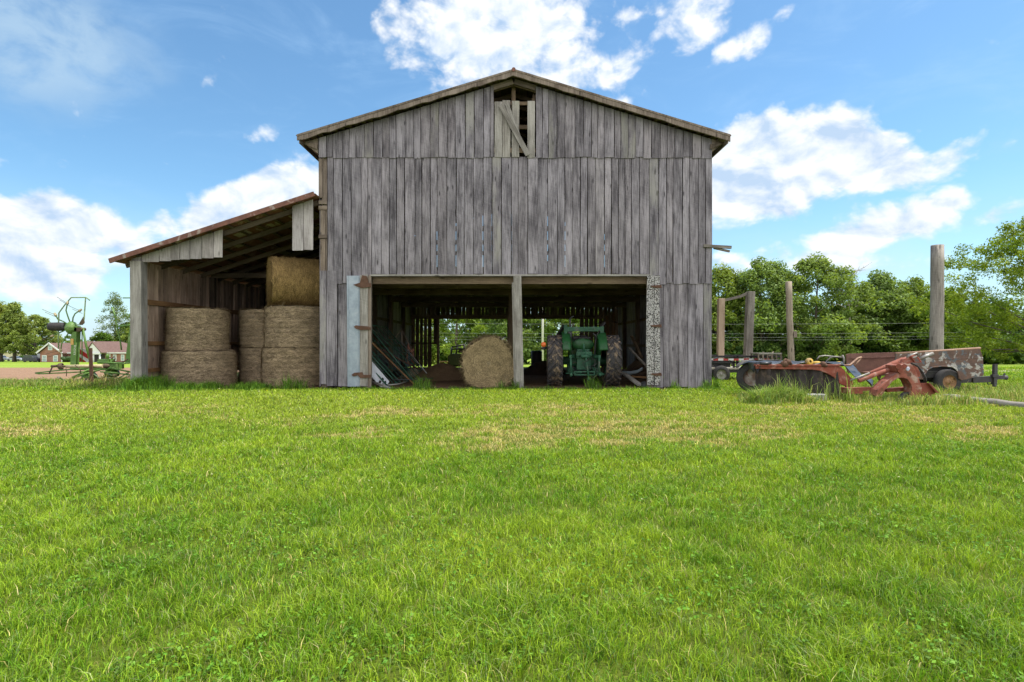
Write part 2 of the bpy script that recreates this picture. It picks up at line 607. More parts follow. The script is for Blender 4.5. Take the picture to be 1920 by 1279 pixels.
GALV = paint('galvanised_sheet', (.31, .365, .41), (.25, .30, .345), patch=(.35, .39, .43), psc=2.2, pth=(.5, .7), rough=.5, metal=.25, grime=.12, gcol=(.25, .23, .2))
BLACK = paint('black_metal', (.022, .022, .024), (.035, .033, .032), rough=.5, grime=.3, gcol=(.09, .075, .06))
RUBBER = paint('old_rubber', (.03, .03, .032), (.05, .047, .045), rough=.85, grime=.4, gcol=(.12, .10, .08))
# ================================================================== GROUND
rng = np.random.default_rng(11)


def gz(x, y):
    x, y = np.asarray(x, float), np.asarray(y, float)
    lf = np.clip((-11.5 - x) / 4.0, 0, 1)
    y0 = 34 - 13.0 * lf
    t = np.maximum(y - y0, 0)
    drop = np.where(t < 60, .033 * t, np.where(t < 150, 1.98 + .019 * (t - 60), 3.69 + .9 * (1 - np.exp(-(t - 150) / 60.0))))
    und = (fbm(x * .35, y * .35, 5, 3) - .5) * .10 * np.clip((16.5 - y) / 4, 0, 1)
    return und - drop


def gz1(x, y):
    return float(gz(x, y))


def grid_sheet(xs, ys, lift, name, mat, kind='structure', label=None, wob=0):
    X, Yg = np.meshgrid(np.array(xs, float), np.array(ys, float))
    if wob:      # uneven border
        X = X + (fbm(X * .9, Yg * .9, 3) - .5) * wob
        Yg = Yg + (fbm(X * .8 + 9, Yg * .8, 4) - .5) * wob
    Z = gz(X, Yg) + lift
    V = np.stack([X.ravel(), Yg.ravel(), Z.ravel()], 1)
    nx, ny = len(xs), len(ys)
    i, j = np.meshgrid(np.arange(nx - 1), np.arange(ny - 1))
    a = (j * nx + i).ravel()
    L = np.stack([a, a + 1, a + nx + 1, a + nx], 1).ravel()
    o = np_mesh(name, V, L, np.full(len(a), 4), mat, smooth=True)
    tag(o, label, None, None, kind)
    return o


def groundmat(name, cols, scale=1.2, fine=18, rough=.95, bstr=.5, bd=.05):
    m, t, b = newmat(name)
    oc = nd(t, 'ShaderNodeTexCoord').outputs['Object']
    a = NOISE(t, oc, scale, 8, .65)
    f = NOISE(t, oc, fine, 6, .7)
    c = MIX(t, SM(t, a, .32, .68), cols[0], cols[1])
    c = MIX(t, SM(t, f, .38, .72), c, cols[2])
    big = NOISE(t, oc, .07, 4, .6)
    c = MIX(t, SM(t, big, .45, .65, 0, .45), c, cols[3] if len(cols) > 3 else cols[1])
    t.links.new(c, b.inputs['Base Color'])
    b.inputs['Roughness'].default_value = rough
    b.inputs['Specular IOR Level'].default_value = .1
    bump(t, b, M(t, 'ADD', a, f), bstr, bd)
    return m


G_LAWN = groundmat('lawn_ground', [(.19, .28, .028), (.26, .34, .045), (.14, .22, .024), (.27, .33, .06)])
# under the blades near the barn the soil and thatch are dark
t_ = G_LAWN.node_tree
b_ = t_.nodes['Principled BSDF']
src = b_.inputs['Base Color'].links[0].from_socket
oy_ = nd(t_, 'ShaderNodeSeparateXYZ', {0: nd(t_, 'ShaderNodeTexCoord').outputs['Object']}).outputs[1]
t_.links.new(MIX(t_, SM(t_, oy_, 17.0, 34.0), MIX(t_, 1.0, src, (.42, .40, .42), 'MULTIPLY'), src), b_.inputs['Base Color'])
G_FIELD = groundmat('tilled_soil', [(.27, .165, .105), (.33, .205, .13), (.17, .105, .065), (.27, .19, .10)], .5, 5, bd=.12)
G_DIRT = groundmat('barn_dirt', [(.14, .085, .05), (.09, .055, .033), (.06, .037, .023)], 1.5, 20)
G_GRAV = groundmat('gravel', [(.42, .36, .28), (.48, .42, .34), (.34, .29, .22)], 3, 30)

xs = [-1500, -800, -400, -260, -200, -160] + list(np.arange(-140, -40, 5)) + list(np.arange(-40, 40.1, .5)) + list(np.arange(45, 141, 5)) + [170, 220, 300, 450, 800, 1500]
ys = [-30, -15, -6] + list(np.arange(-2, 40, .5)) + list(np.arange(40, 200, 4)) + [210, 230, 260, 300, 400, 600, 1000, 2000, 4000]
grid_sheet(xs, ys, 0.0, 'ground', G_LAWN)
grid_sheet(np.arange(-150, -13.6, 2.0), np.arange(21.2, 80, 1.0), .012, 'field', G_FIELD)
grid_sheet(np.arange(-5.95, 6.2, .25), np.arange(17.15, 33.6, .3), .02, 'barn_floor', G_DIRT, wob=.35)
grid_sheet(np.arange(-11.4, -6.0, .25), np.arange(17.3, 33.6, .3), .02, 'shed_floor', G_DIRT, wob=.3)
grid_sheet(list(np.arange(15, 60, .8)) + list(np.arange(62, 220, 6)), np.arange(28.2, 30.9, .35), .012, 'gravel_path', G_GRAV, wob=.5)


# ------------------------------------------------------------------ grass
def blade_arrays(x, y, h, w, c, lean, droop=0.0, z=None):
    n = len(x)
    z = gz(x, y) if z is None else z
    th = rng.uniform(0, 2 * np.pi, n)
    fa = rng.uniform(0, 2 * np.pi, n)
    ln = h * lean * rng.uniform(.2, 1.3, n)
    dx, dy = np.cos(th) * ln, np.sin(th) * ln
    wx, wy = np.cos(fa) * w * .5, np.sin(fa) * w * .5
    V = np.empty((n, 5, 3), np.float32)
    V[:, 0] = np.stack([x - wx, y - wy, z - .005], 1)
    V[:, 1] = np.stack([x + wx, y + wy, z - .005], 1)
    mh = h * .6
    V[:, 2] = np.stack([x + dx * .32 + wx * .8, y + dy * .32 + wy * .8, z + mh], 1)
    V[:, 3] = np.stack([x + dx * .32 - wx * .8, y + dy * .32 - wy * .8, z + mh], 1)
    V[:, 4] = np.stack([x + dx, y + dy, z + h * (1 - droop * rng.uniform(0, 1, n))], 1)
    C = np.repeat(c[:, None, :], 5, 1)
    return V, C


def blades_mesh(name, parts, mat):
    V = np.concatenate([p[0] for p in parts])
    C = np.concatenate([p[1] for p in parts])
    n = len(V)
    base = (np.arange(n) * 5)[:, None]
    L = (base + np.array([0, 1, 2, 3, 3, 2, 4])[None]).ravel()
    T = np.tile(np.array([4, 3]), n)
    return np_mesh(name, V.reshape(-1, 3), L, T, mat, C.reshape(-1, 3))


DRY = [(1270, 818, 180, 20, 1.15), (1090, 812, 150, 20, .85), (930, 828, 120, 16, .75), (1340, 800, 110, 18, .7), (690, 815, 90, 11, .8), (820, 836, 60, 9, .6),
       (720, 778, 160, 8, .65), (1100, 772, 230, 12, .6), (40, 815, 90, 17, .8), (1850, 812, 90, 12, 1.0), (1720, 790, 160, 14, .6), (1560, 772, 160, 14, .55),
       (250, 768, 180, 10, .5), (480, 790, 160, 7, .4), (1660, 745, 220, 16, .5)]


def dryness(x, y):
    Y = np.maximum(y, .5)
    px, py = 960 + F * x / Y, HZ + F * CH / Y
    wx = (fbm(x * .9, y * .9, 21) - .5) * 190
    wy = (fbm(x * .9 + 40, y * .9, 22) - .5) * 34
    d = np.zeros_like(px)
    for cx, cy, rx, ry, w in DRY:
        q = np.hypot((px + wx - cx) / rx, (py + wy - cy) / ry)
        d = np.maximum(d, np.clip(1.4 - q, 0, 1) * w)
    return d * np.clip((fbm(x * 2.6, y * 3.4, 23, 3) - .34) / .16, .2, 1.3)


def mixc(a, b, f):
    return a + (b - a) * f[:, None]


A = lambda *t: np.array(t, float)


def lawn_colour(x, y, dry):
    n = len(x)
    fine = np.clip((vnoise(x * 13, y * 13, 35) * .6 + vnoise(x * 27, y * 27, 36) * .4 - .25) / .5, 0, 1)
    lo = np.clip((fbm(x * .55, y * .55, 31) - .3) / .4, 0, 1)
    hi = np.clip((fbm(x * 2.3, y * 2.3, 33) - .3) / .4, 0, 1)
    c = mixc(np.tile(A(.098, .232, .012), (n, 1)), A(.36, .475, .035), np.clip(.34 * lo + .30 * hi + .34 * fine + rng.normal(0, .22, n), 0, 1))
    band = np.clip((y - 7.0) / 4.5, 0, 1) * np.clip((17.2 - y) / 3, 0, 1)
    c = mixc(c, A(.36, .43, .05), band * .6)
    blue = rng.random(n) < .05 + .08 * (fbm(x * 1.1, y * 1.1, 37) > .58)
    c[blue] = mixc(c[blue], A(.13, .22, .09), np.full(blue.sum(), .7))
    pale = rng.random(n) < .055
    c[pale] = A(.36, .40, .16) * rng.uniform(.75, 1.1, (pale.sum(), 1))
    dead = rng.random(n) < np.clip(.03 + dry * 1.05, 0, .95)
    c[dead] = mixc(np.tile(A(.55, .46, .15), (dead.sum(), 1)), A(.66, .54, .27), rng.random(dead.sum())) * rng.uniform(.7, 1.1, (dead.sum(), 1))
    return c


GRASS = leafmat('grass_blades', trans=.30, tcol=(1.15, 1.15, .5), rough=.5, var=.42)
parts = []


def scatter(y0, y1, dens, side=.93, extra=4.6, wmin=.0036, hm=(.045, .085), xlo=None, xhi=None, wk=.0009, lean=.95, hk=1.0):
    xm = side * y1 + extra
    xa, xb = (-xm if xlo is None else xlo), (xm if xhi is None else xhi)
    n = int(dens * (y1 - y0) * (xb - xa))
    x, y = rng.uniform(xa, xb, n), rng.uniform(y0, y1, n)
    if xlo is None:
        k = np.abs(x) < side * y + extra
        x, y = x[k], y[k]
        # sparser beyond the sides of the view
        k = (np.abs(x) < side * y + 1.2) | (rng.random(len(x)) < .45)
        x, y = x[k], y[k]
    inb = (y > 17.25) & (x > -11.4) & (x < 6.15) & (y < 33.6)
    x, y = x[~inb], y[~inb]
    dry = dryness(x, y)
    keep = rng.random(len(x)) > np.clip(dry - .3, 0, 1) * .35
    x, y, dry = x[keep], y[keep], dry[keep]
    tuft = np.clip((fbm(x * 3.1, y * 3.1, 41, 3) * .6 + vnoise(x * 11, y * 11, 43) * .4 - .3) / .4, 0, 1)
    keep = rng.random(len(x)) < .38 + .62 * tuft
    x, y, dry, tuft = x[keep], y[keep], dry[keep], tuft[keep]
    h = rng.uniform(hm[0], hm[1], len(x)) * (.55 + .8 * tuft) * (1 - .5 * np.clip(dry, 0, 1)) * hk
    w = np.maximum(wmin, wk * y) * rng.uniform(.7, 1.35, len(x))
    parts.append(blade_arrays(x, y, h, w, lawn_colour(x, y, dry), lean, .35))


scatter(1.7, 3.0, 10500)
scatter(3.0, 4.5, 9000)
scatter(4.5, 7.0, 5600)
scatter(7.0, 10, 3300)
scatter(10, 13.5, 2000)
scatter(13.5, 17.3, 1250, extra=3.0)
scatter(17.3, 23, 620, xlo=6.2, xhi=22.5, wk=.0009)
scatter(23, 34, 240, xlo=6.2, xhi=33, wk=.0011)
scatter(17.3, 21.3, 700, xlo=-21, xhi=-11.2, wk=.0009)
# clover and other broad leaves low in the sward
n = 26000
y = 1.8 + 8.5 * rng.random(n) ** 1.4
x = rng.uniform(-1, 1, n) * (.93 * y + 1.0)
k = (fbm(x * 1.6, y * 1.6, 51) > .50) & (dryness(x, y) < .3)
x, y = x[k], y[k]
n = len(x)
r = rng.uniform(.006, .013, n) + .0006 * y
z = gz(x, y) + rng.uniform(.025, .062, n)
a0 = rng.uniform(0, 6.28, n)
tl = rng.uniform(-.5, .5, (n, 2))
V = np.empty((n, 5, 3), np.float32)
for i in range(5):
    cx, cy = np.cos(a0 + i * 1.2566) * r, np.sin(a0 + i * 1.2566) * r
    V[:, i] = np.stack([x + cx, y + cy, z + cx * tl[:, 0] + cy * tl[:, 1]], 1)
C = mixc(np.tile(A(.09, .22, .02), (n, 1)), A(.17, .31, .035), rng.random(n))
parts.append((V, np.repeat(C[:, None, :], 5, 1)))
# small yellow and white flowers
n = 260
y = rng.uniform(4, 17, n)
x = rng.uniform(-1, 1, n) * (.93 * y)
k = (fbm(x * .5, y * .5, 61) > .5) | (y < 8)
x, y = x[k], y[k]
n = len(x)
z = gz(x, y) + rng.uniform(.06, .11, n)
r = .006 + .0009 * y
a0 = rng.uniform(0, 6.28, n)
V = np.empty((n, 5, 3), np.float32)
for i in range(5):
    cx, cy = np.cos(a0 + i * 1.2566) * r, np.sin(a0 + i * 1.2566) * r
    V[:, i] = np.stack([x + cx, y + cy * .7, z - cy * .7], 1)
C = np.where((rng.random(n) < .65)[:, None] & (y > 8)[:, None], A(.75, .62, .03), A(.75, .75, .70))
parts.append((V, np.repeat(C[:, None, :], 5, 1)))
lawn = blades_mesh('lawn_grass', parts, GRASS)
tag(lawn, 'short green lawn grass with straw coloured dry patches', 'grass', None, 'stuff')

# ------------------------------------------------------------------ tall weeds
parts = []


def tufts(pts, n, h, rad, w, cols, lean=.7, droop=.5, seed=False):
    for (x0, y0, k) in pts:
        m = int(n * k)
        a, q = rng.uniform(0, 6.28, m), np.abs(rng.normal(0, rad, m))
        x, y = x0 + np.cos(a) * q, y0 + np.sin(a) * q
        hh = h * k ** .5 * rng.uniform(.35, 1.05, m) * np.exp(-(q / (2.6 * rad)) ** 2)
        c = np.array(cols)[rng.integers(0, len(cols), m)] * rng.uniform(.75, 1.2, (m, 1))
        parts.append(blade_arrays(x, y, hh, w * rng.uniform(.6, 1.3, m), c, lean, droop))


WEED = [(.15, .27, .035), (.22, .35, .045), (.30, .38, .08), (.18, .28, .08)]
DRYW = [(.46, .39, .17), (.40, .36, .12), (.30, .36, .07)]
LUSH = [(.07, .17, .02), (.11, .22, .02), (.15, .27, .03)]
# big clump in front of the mower, and scruffy growth round the old machines
cl = [(6.0 + rng.uniform(-.35, .8), 13.2 + rng.uniform(-.25, .5), rng.uniform(.6, 1.0)) for _ in range(16)]
tufts(cl, 380, .56, .20, .012, WEED + [(.30, .32, .10)], .95, .6)
sc = [(x_, y_, k_) for x_, y_, k_ in [(rng.uniform(5.6, 8.9), rng.uniform(13.0, 14.4), rng.uniform(.4, .8)) for _ in range(60)] if not (6.95 < x_ < 7.9 and y_ < 13.9)]
tufts(sc, 150, .36, .22, .011, WEED + DRYW[:2])
sc = [(rng.uniform(8.4, 15.0), rng.uniform(12.6, 16.4), rng.uniform(.3, .8)) for _ in range(210)]
tufts(sc, 140, .46, .30, .011, WEED + DRYW)
sc = [(rng.uniform(6.5, 20), rng.uniform(15.5, 22.0), rng.uniform(.3, .8)) for _ in range(100)]
tufts(sc, 110, .36, .35, .014, [(.24, .33, .03), (.19, .29, .02), (.28, .34, .06)])
# upright stalks against the dark curtain of the mower
sc = [(rng.uniform(6.1, 8.4), rng.uniform(13.3, 13.75), rng.uniform(.7, 1)) for _ in range(30)]
tufts(sc, 9, .95, .07, .014, [(.25, .33, .08), (.33, .36, .13), (.18, .27, .05)], .35, .3)
# strip beside and before the hay tedder
sc = [(rng.uniform(-19.5, -11.9), rng.uniform(18.1, 20.6), rng.uniform(.4, 1)) for _ in range(190)]
tufts(sc, 110, .30, .34, .011, WEED + [(.30, .30, .10), (.34, .28, .12)])
sc = [(rng.uniform(-14.5, -11.6), rng.uniform(18.4, 20.8), rng.uniform(.4, .9)) for _ in range(26)]
tufts(sc, 80, .6, .25, .012, DRYW, .6)
# along the front of the lean-to and the barn
sc = [(rng.uniform(-11.6, -7.4), 17.0 + rng.uniform(-.4, .45), rng.uniform(.35, .9)) for _ in range(46)]
tufts(sc, 170, .42, .26, .012, LUSH)
sc = [(-11.0 + rng.normal(0, .3), 17.05 + rng.uniform(-.3, .3), 1) for _ in range(10)] + [(-6.7, 17.0, 1.0), (-6.4, 17.1, .8)]
tufts(sc, 160, .62, .2, .012, LUSH)
sc = [(rng.uniform(-5.9, 6.3), 17.15 + rng.uniform(-.25, .15), rng.uniform(.2, .6)) for _ in range(70)]
tufts(sc, 110, .26, .2, .010, LUSH)
sc = [(2.42, 17.35, 1), (2.6, 17.3, .7), (-2.85, 17.55, .9), (-2.6, 17.4, .8), (-2.95, 17.9, .7), (.15, 17.1, .6), (-.35, 17.15, .6), (4.9, 17.2, .6), (5.9, 17.25, .8), (6.25, 17.4, .9)]
tufts(sc, 120, .58, .13, .012, LUSH + [(.16, .24, .07)])
weeds = blades_mesh('tall_weeds', parts, GRASS)
tag(weeds, 'long uncut grass and weeds round the machines and barn walls', 'weeds', None, 'stuff')
# ================================================================== BARN
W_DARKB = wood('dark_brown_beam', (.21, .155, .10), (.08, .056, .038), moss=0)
YF, YR = 17.4, 33.4
XL, XR, XM = -5.92, 6.13, .05
ZE, ZP = 7.62, 9.52            # underside of the roof at the walls / at the ridge
SL = (9.59 - 7.64) / 6.45


def roof_z(x):
    return 9.52 - SL * abs(x - XM)


barn = thing('barn', 'tall weathered grey timber barn with open double bay and a lean-to', 'barn', (0, YF, 0))


def siding(b, x0, x1, zb, zt, Y, wmin=.19, wmax=.31, gap=(.010, .026), t=.025, ragged=.028, skip=None, axis='x', const=0, dirn=1, jy=.006, tilt=.002):
    """vertical boards between x0 and x1; zb/zt numbers or functions of x"""
    x = x0
    while x < x1 - .05:
        w = min(random.uniform(wmin, wmax), x1 - x)
        if x1 - x - w < .09:
            w = x1 - x
        g = random.uniform(*gap)
        a, c = x + g / 2, x + w - g / 2
        xm = (a + c) / 2
        x += w
        if skip and skip(xm):
            continue
        lo = (zb(xm) if callable(zb) else zb) + random.uniform(-ragged, ragged)
        ha, hb = (zt(a), zt(c)) if callable(zt) else (zt, zt)
        yj = Y + random.uniform(-jy, jy)
        tl = random.uniform(-tilt, tilt) * 3
        cb = random.uniform(-.006, .006)
        nseg = 4
        prof_l, prof_r = [], []
        for k in range(nseg + 1):
            f = k / nseg
            wob = math.sin(f * 3.1 + xm) * cb
            prof_l.append((a + wob + tl * (1 - f), lo + (ha - lo) * f + (random.uniform(-.006, .006) if k == 0 else 0)))
            prof_r.append((c + wob + tl * (1 - f), lo + (hb - lo) * f + (random.uniform(-.006, .006) if k == 0 else 0)))
        poly = prof_l + prof_r[::-1]
        if axis == 'x':
            b.prism(poly, t, (0, yj, 0))
        else:
            b.prism(poly, t, (const + (yj - Y), 0, 0), (Vector((0, 1, 0)), Vector((0, 0, 1)), Vector((dirn, 0, 0))))


HX0, HX1 = -.55, .72           # hay door in the gable
# front wall: three lapped tiers of boards
b = MB()
siding(b, XL + .02, HX0, 7.07, lambda x: roof_z(x) - .06, YF - .03)
siding(b, HX1, XR - .02, 7.07, lambda x: roof_z(x) - .06, YF - .03)
OL, OR = -4.29, 4.20
siding(b, XL + .27, OL, lambda x: 3.24, 7.10, YF, gap=(.011, .030))
siding(b, OL, OR, lambda x: 3.50, 7.10, YF, gap=(.011, .032))
siding(b, OR, XR - .01, lambda x: 3.22, 7.10, YF, gap=(.011, .030))
siding(b, XL + .04, XL + .58, .12, 3.62, YF - .006, gap=(.008, .018))
siding(b, XL + .59, OL - .12, .10, 3.30, YF + .028, gap=(.012, .026))
siding(b, OR + .02, XR - .02, .06, 3.28, YF + .028, gap=(.012, .026))
front = b.build('front_wall', W_SIDING, barn)
# boards left in the hay door, one fallen aslant
b = MB()
for (x0, x1, zt, zb) in [(-.535, -.30, 8.78, 7.06), (-.295, -.055, 8.82, 7.08), (0.0, .225, 8.80, 7.06), (.475, .70, 8.80, 7.05)]:
    siding(b, x0, x1, zb, zt, YF - .03, wmin=.5, wmax=.6, gap=(0, .004))
for (p0, p1, w) in [(P(939, 196, 17.3), P(990, 291, 17.3), .16), (P(950, 194, 17.31), P(975, 262, 17.31), .11)]:
    b.bar(p0, p1, .028, w)
b.build('hay_door', W_POST, barn, label='broken hay door with a slipped diagonal board')
b = MB()
b.bar((HX0, YF + .08, 8.76), (HX1, YF + .08, 8.76), .05, .10)
b.bar((HX0, YF + .30, 8.12), (HX1, YF + .30, 8.12), .05, .12)
b.bar((HX0, YF + .01, 7.30), (HX1, YF + .02, 7.30), .04, .14)
b.box((XM, YF + .35, 8.6), (.12, .12, 1.7))
b.bar((.66, YF + .1, 8.8), (.72, YF + .35, 9.2), .1, .08)
b.build('hay_door_frame', W_DARKB, barn)
# side walls
b = MB()
siding(b, YF + .1, YR, .08, ZE + .02, 0, axis='y', const=XL, dirn=1, gap=(.004, .02))
b.build('side_wall', W_SIDING, barn)
b = MB()
siding(b, YF + .05, YR, .08, ZE + .02, 0, axis='y', const=XR, dirn=-1, gap=(.004, .02))
b.build('side_wall', W_SIDING, barn)
# corner post seen where boards are missing
b = MB()
b.box((XL + .16, YF + .17, 3.7), (.16, .18, 7.3))
b.box((XL + .06, YF + .02, 6.45), (.11, .03, 1.2))
for z in (5.72, 5.55, 4.67):
    b.box((XL + .13, YF + .045, z), (.26, .06, .11))
for (z0, z1) in ((4.72, 5.48), (3.6, 4.6)):
    b.box((XL + .12, YF + .06, (z0 + z1) / 2), (.15, .03, z1 - z0))
b.build('corner_post', W_TRIM, barn)
# rear wall, with two openings and gapped boards
b = MB()
RZ = 2.88
siding(b, XL, -4.29, .05, RZ + .2, YR, wmin=.23, wmax=.26, gap=(.03, .06), skip=lambda x: -4.62 < x < -4.40)
siding(b, -4.62, -4.38, 1.45, RZ + .2, YR, wmin=.24, wmax=.26, gap=(.03, .05))
siding(b, 4.0, XR, .05, RZ + .2, YR, wmin=.22, wmax=.30, gap=(.006, .05))
siding(b, XL, XR, RZ - .02, lambda x: 4.34, YR + .03, gap=(.004, .014))
siding(b, XL, XR, 4.30, lambda x: roof_z(x) - .05, YR + .06, gap=(.006, .035))
b.box((-5.1, YR - .06, 1.42), (1.6, .05, .10))
b.box((-4.33, YR - .06, 1.5), (.14, .14, 2.9))
b.box((-.16, YR - .05, 1.5), (.24, .2, 2.95))
b.box((4.05, YR - .06, 1.5), (.16, .16, 2.9))
b.box((0, YR - .12, 4.30), (12.0, .08, .16))
b.box((0, YR - .12, RZ + .08), (12.0, .10, .24))
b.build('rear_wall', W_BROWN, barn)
# frame inside: tie beams, posts, rafters, tier poles
b = MB()
for (y, z, h) in ((17.62, 3.62, .26), (18.25, 3.55, .26), (20.6, 3.5, .22), (23.8, 3.55, .24), (27.0, 3.5, .24), (30.2, 3.45, .24)):
    b.box((.1, y, z), (11.9, .14, h))
for y in (17.62, 20.6, 23.8, 27.0, 30.2):
    for x in (XL + .14, XR - .14):
        b.box((x, y + .17, 3.7), (.18, .18, 7.4))
    for x in (-2.2, 2.4):
        b.box((x, y + .17, 6.0), (.16, .16, 4.9))
    b.box((.1, y, 6.2), (11.9, .12, .2))
for y in (23.8, 27.0, 30.2):
    b.box((-.05, y + .2, 1.75), (.18, .18, 3.5))
for x in np.arange(-5.2, 5.9, 1.05):
    b.bar((x, 18.3, 3.74), (x + random.uniform(-.1, .1), 33.0, 3.70), .09, .12)
for x in np.arange(-5.5, 6.0, .62):
    b.bar((x, 19.5 + random.random() * 2, 4.35), (x + random.uniform(-.2, .2), 32.5, 4.35), .07, .07)
for z in (1.3, 2.5, 4.6, 6.0):
    b.bar((XL + .07, YF + .1, z), (XL + .07, YR, z), .05, .12)
    b.bar((XR - .07, YF + .1, z), (XR - .07, YR, z), .05, .12)
for y in np.arange(17.5, 33.5, .8):
    for s in (-1, 1):
        x1 = XM + s * 6.1
        b.bar((XM, y, roof_z(XM) - .14), (x1, y, roof_z(x1) - .14), .05, .13)
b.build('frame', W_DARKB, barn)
# loft boards partly laid over the tie beams
b = MB()
y = 19.0
while y < 33:
    w = random.uniform(.16, .28)
    x0 = random.uniform(-5.8, -5.4)
    x1 = random.uniform(5.4, 6.0)
    if not 18.9 < y < 20.4:
        b.box(((x0 + x1) / 2, y + w / 2, 3.80 + random.uniform(0, .01)), (x1 - x0, w - .01, .025))
    y += w
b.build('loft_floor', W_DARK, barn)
# header and jambs
b = MB()
b.box(((OL + OR) / 2, YF - .045, 3.475), (OR - OL + .1, .04, .055), jit=.004)
b.build('door_header', W_POST, barn)
b = MB()
b.box((OL - .04, YF + .0, 1.76), (.07, .13, 3.44))
b.box((OL - .13, YF - .025, 1.75), (.10, .05, 3.40))
b.build('door_jamb', W_TRIM, barn)
b = MB()
b.box((OR + .02, YF + .06, 1.72), (.16, .14, 3.36))
b.build('door_jamb', W_TRIM, barn)
b = MB()
b.box(((OL + OR) / 2, YF + .17, 3.34), (OR - OL, .08, .22))
b.build('lintel', W_DARKB, barn)
b = MB()
b.bar(P(970, 518, 17.3), P(975, 728, 17.3) + Vector((0, 0, -.1)), .235, .16)
b.bar(P(962.5, 530, 17.33), P(966.5, 728, 17.33) + Vector((0, 0, -.1)), .09, .10)
b.build('centre_post', W_POST, barn)
# narrow door leaf of zinc sheet and one board, folded back on its rusty hinges
b = MB()
pts = [P(x, y, 17.33) for x, y in ((650, 517), (674, 517), (674.5, 725), (651.5, 725))]
b.prism([(p.x, p.z) for p in pts], .012, (0, 17.335, 0))
for x in (652.5, 671):
    b.bar(P(x, 517.5, 17.325), P(x + .5, 724.5, 17.325), .03, .015)
door = b.build('door', GALV, barn, label='zinc clad door leaf folded back on the wall')
b = MB()
pts = [P(x, y, 17.33) for x, y in ((675, 516), (689.5, 514), (689.5, 724), (675, 724.5))]
b.prism([(p.x, p.z) for p in pts], .03, (0, 17.33, 0))
b.build('door_board', W_POST, door)


def hinge(parent, poly, Y=17.29):
    b = MB()
    pts = [P(x, y, Y) for x, y in poly]
    b.prism([(p.x, p.z) for p in pts], .03, (0, Y, 0))
    b.build('hinge', RUST, parent)


hinge(door, [(662, 534), (675, 530), (679, 516), (688, 518), (691, 531), (696, 531), (696, 538), (678, 540), (668, 537)])
hinge(door, [(663, 613), (667, 610), (690, 612), (695, 614), (695, 618), (678, 619), (668, 617)])
hinge(door, [(659, 703), (664, 699), (679, 698), (681, 703), (695, 703), (695, 708), (676, 709), (670, 704), (662, 706)])
# peeling sheet on the other jamb
SPECK = paint('flaked_white_paint', (.46, .45, .43), (.38, .37, .355), patch=(.018, .016, .016), psc=34, pth=(.495, .53), patch2=(.26, .12, .06), p2th=(.60, .70), grime=.1, rough=.7)
b = MB()
for (xs_, Y) in ((((1214, 1226.5), (1212.5, 1226), (1212, 1225.5), (1211.5, 1226), (1213.5, 1226.5), (1214, 1226)), 17.32),
                 (((1227.5, 1237), (1227, 1236.5), (1226.5, 1237), (1227, 1238), (1227.5, 1238), (1228, 1238)), 17.33)):
    ysx = (516, 560, 600, 650, 700, 722)
    L_ = [P(a[0], y, Y) for a, y in zip(xs_, ysx)]
    R_ = [P(a[1], y, Y) for a, y in zip(xs_, ysx)]
    b.prism([(p.x, p.z) for p in L_] + [(p.x, p.z) for p in R_[::-1]], .02, (0, Y, 0))
door2 = b.build('door', SPECK, barn, label='narrow door leaf with speckled peeling white paint')
for y in (537, 611, 702):
    hinge(door2, [(1219, y - 1), (1240, y - 3), (1241, y + 3), (1225, y + 2)], 17.29)
# roof
b = MB()
YO = 17.05
for s in (-1, 1):
    xe = XM + s * 6.52

    def rf(u, v, s=s, xe=xe):
        x = XM + (xe - XM) * u
        return (x, YO + (YR + .5 - YO) * v, roof_z(x) + .07 + .012 * math.sin(u * 22) * (1 if s > 0 else 1))
    b.sheet(rf, 40, 60, thick=.02 * -s)
roof = b.build('roof', RUSTROOF, barn)
b = MB()
b.tube([(XM, YO - .03, 9.60), (XM, YR + .5, 9.60)], .06, 8)
b.build('ridge_cap', RUSTROOF, roof)
# ragged bargeboards and soffit
b = MB()
for s in (-1, 1):
    top, bot = [], []
    N = 26
    for i in range(N + 1):
        x = XM + s * 6.50 * i / N
        top.append((x, roof_z(x) + .055))
        d = .145 + (.018 * math.sin(i * 2.1) if s < 0 else .010 * math.sin(i * 1.3)) + random.uniform(-.012, .012)
        bot.append((x, roof_z(x) + .055 - d))
    b.prism(top + bot[::-1], .05, (0, YO + .01, 0))
    b.prism([(x, z + .05) for x, z in top] + [(x, z - .01) for x, z in top[::-1]], .03, (0, YO - .005, 0))
    xe = XM + s * 6.5
    b.bar((xe - s * .06, YO + .06, roof_z(xe) - .06), (xe - s * .06, YR + .3, roof_z(xe) - .06), .03, .16)
    b.prism([(XM + s * 6.45, roof_z(xe) - .02), (XM + s * 5.98, roof_z(xe) + .10), (XM + s * 5.98, 7.20)], .04, (0, YF - .02, 0))
    b.prism([(XM + s * 6.30, roof_z(xe) - .06), (XM + s * 5.98, roof_z(xe) - .1), (XM + s * 5.98, roof_z(xe) - .25), (XM + s * 6.30, roof_z(xe) - .12)], .04, (0, YF - .1, 0))
for s in (-1, 1):
    b.bar((XM + s * .02, YF + .0, roof_z(XM) - .12), (XM + s * .68, YF + .0, roof_z(XM + .68) - .12), .05, .16)
b.build('bargeboard', W_TRIM, roof)
b = MB()
for s in (-1, 1):
    N = 30
    for i in range(N):
        xa, xb = XM + s * 6.45 * i / N, XM + s * 6.45 * (i + .93) / N
        b.bar(((xa + xb) / 2, YO + .08, (roof_z(xa) + roof_z(xb)) / 2 + .02), ((xa + xb) / 2, YR + .3, (roof_z(xa) + roof_z(xb)) / 2 + .02), abs(xb - xa), .02)
b.build('roof_boards', W_DARK, roof)
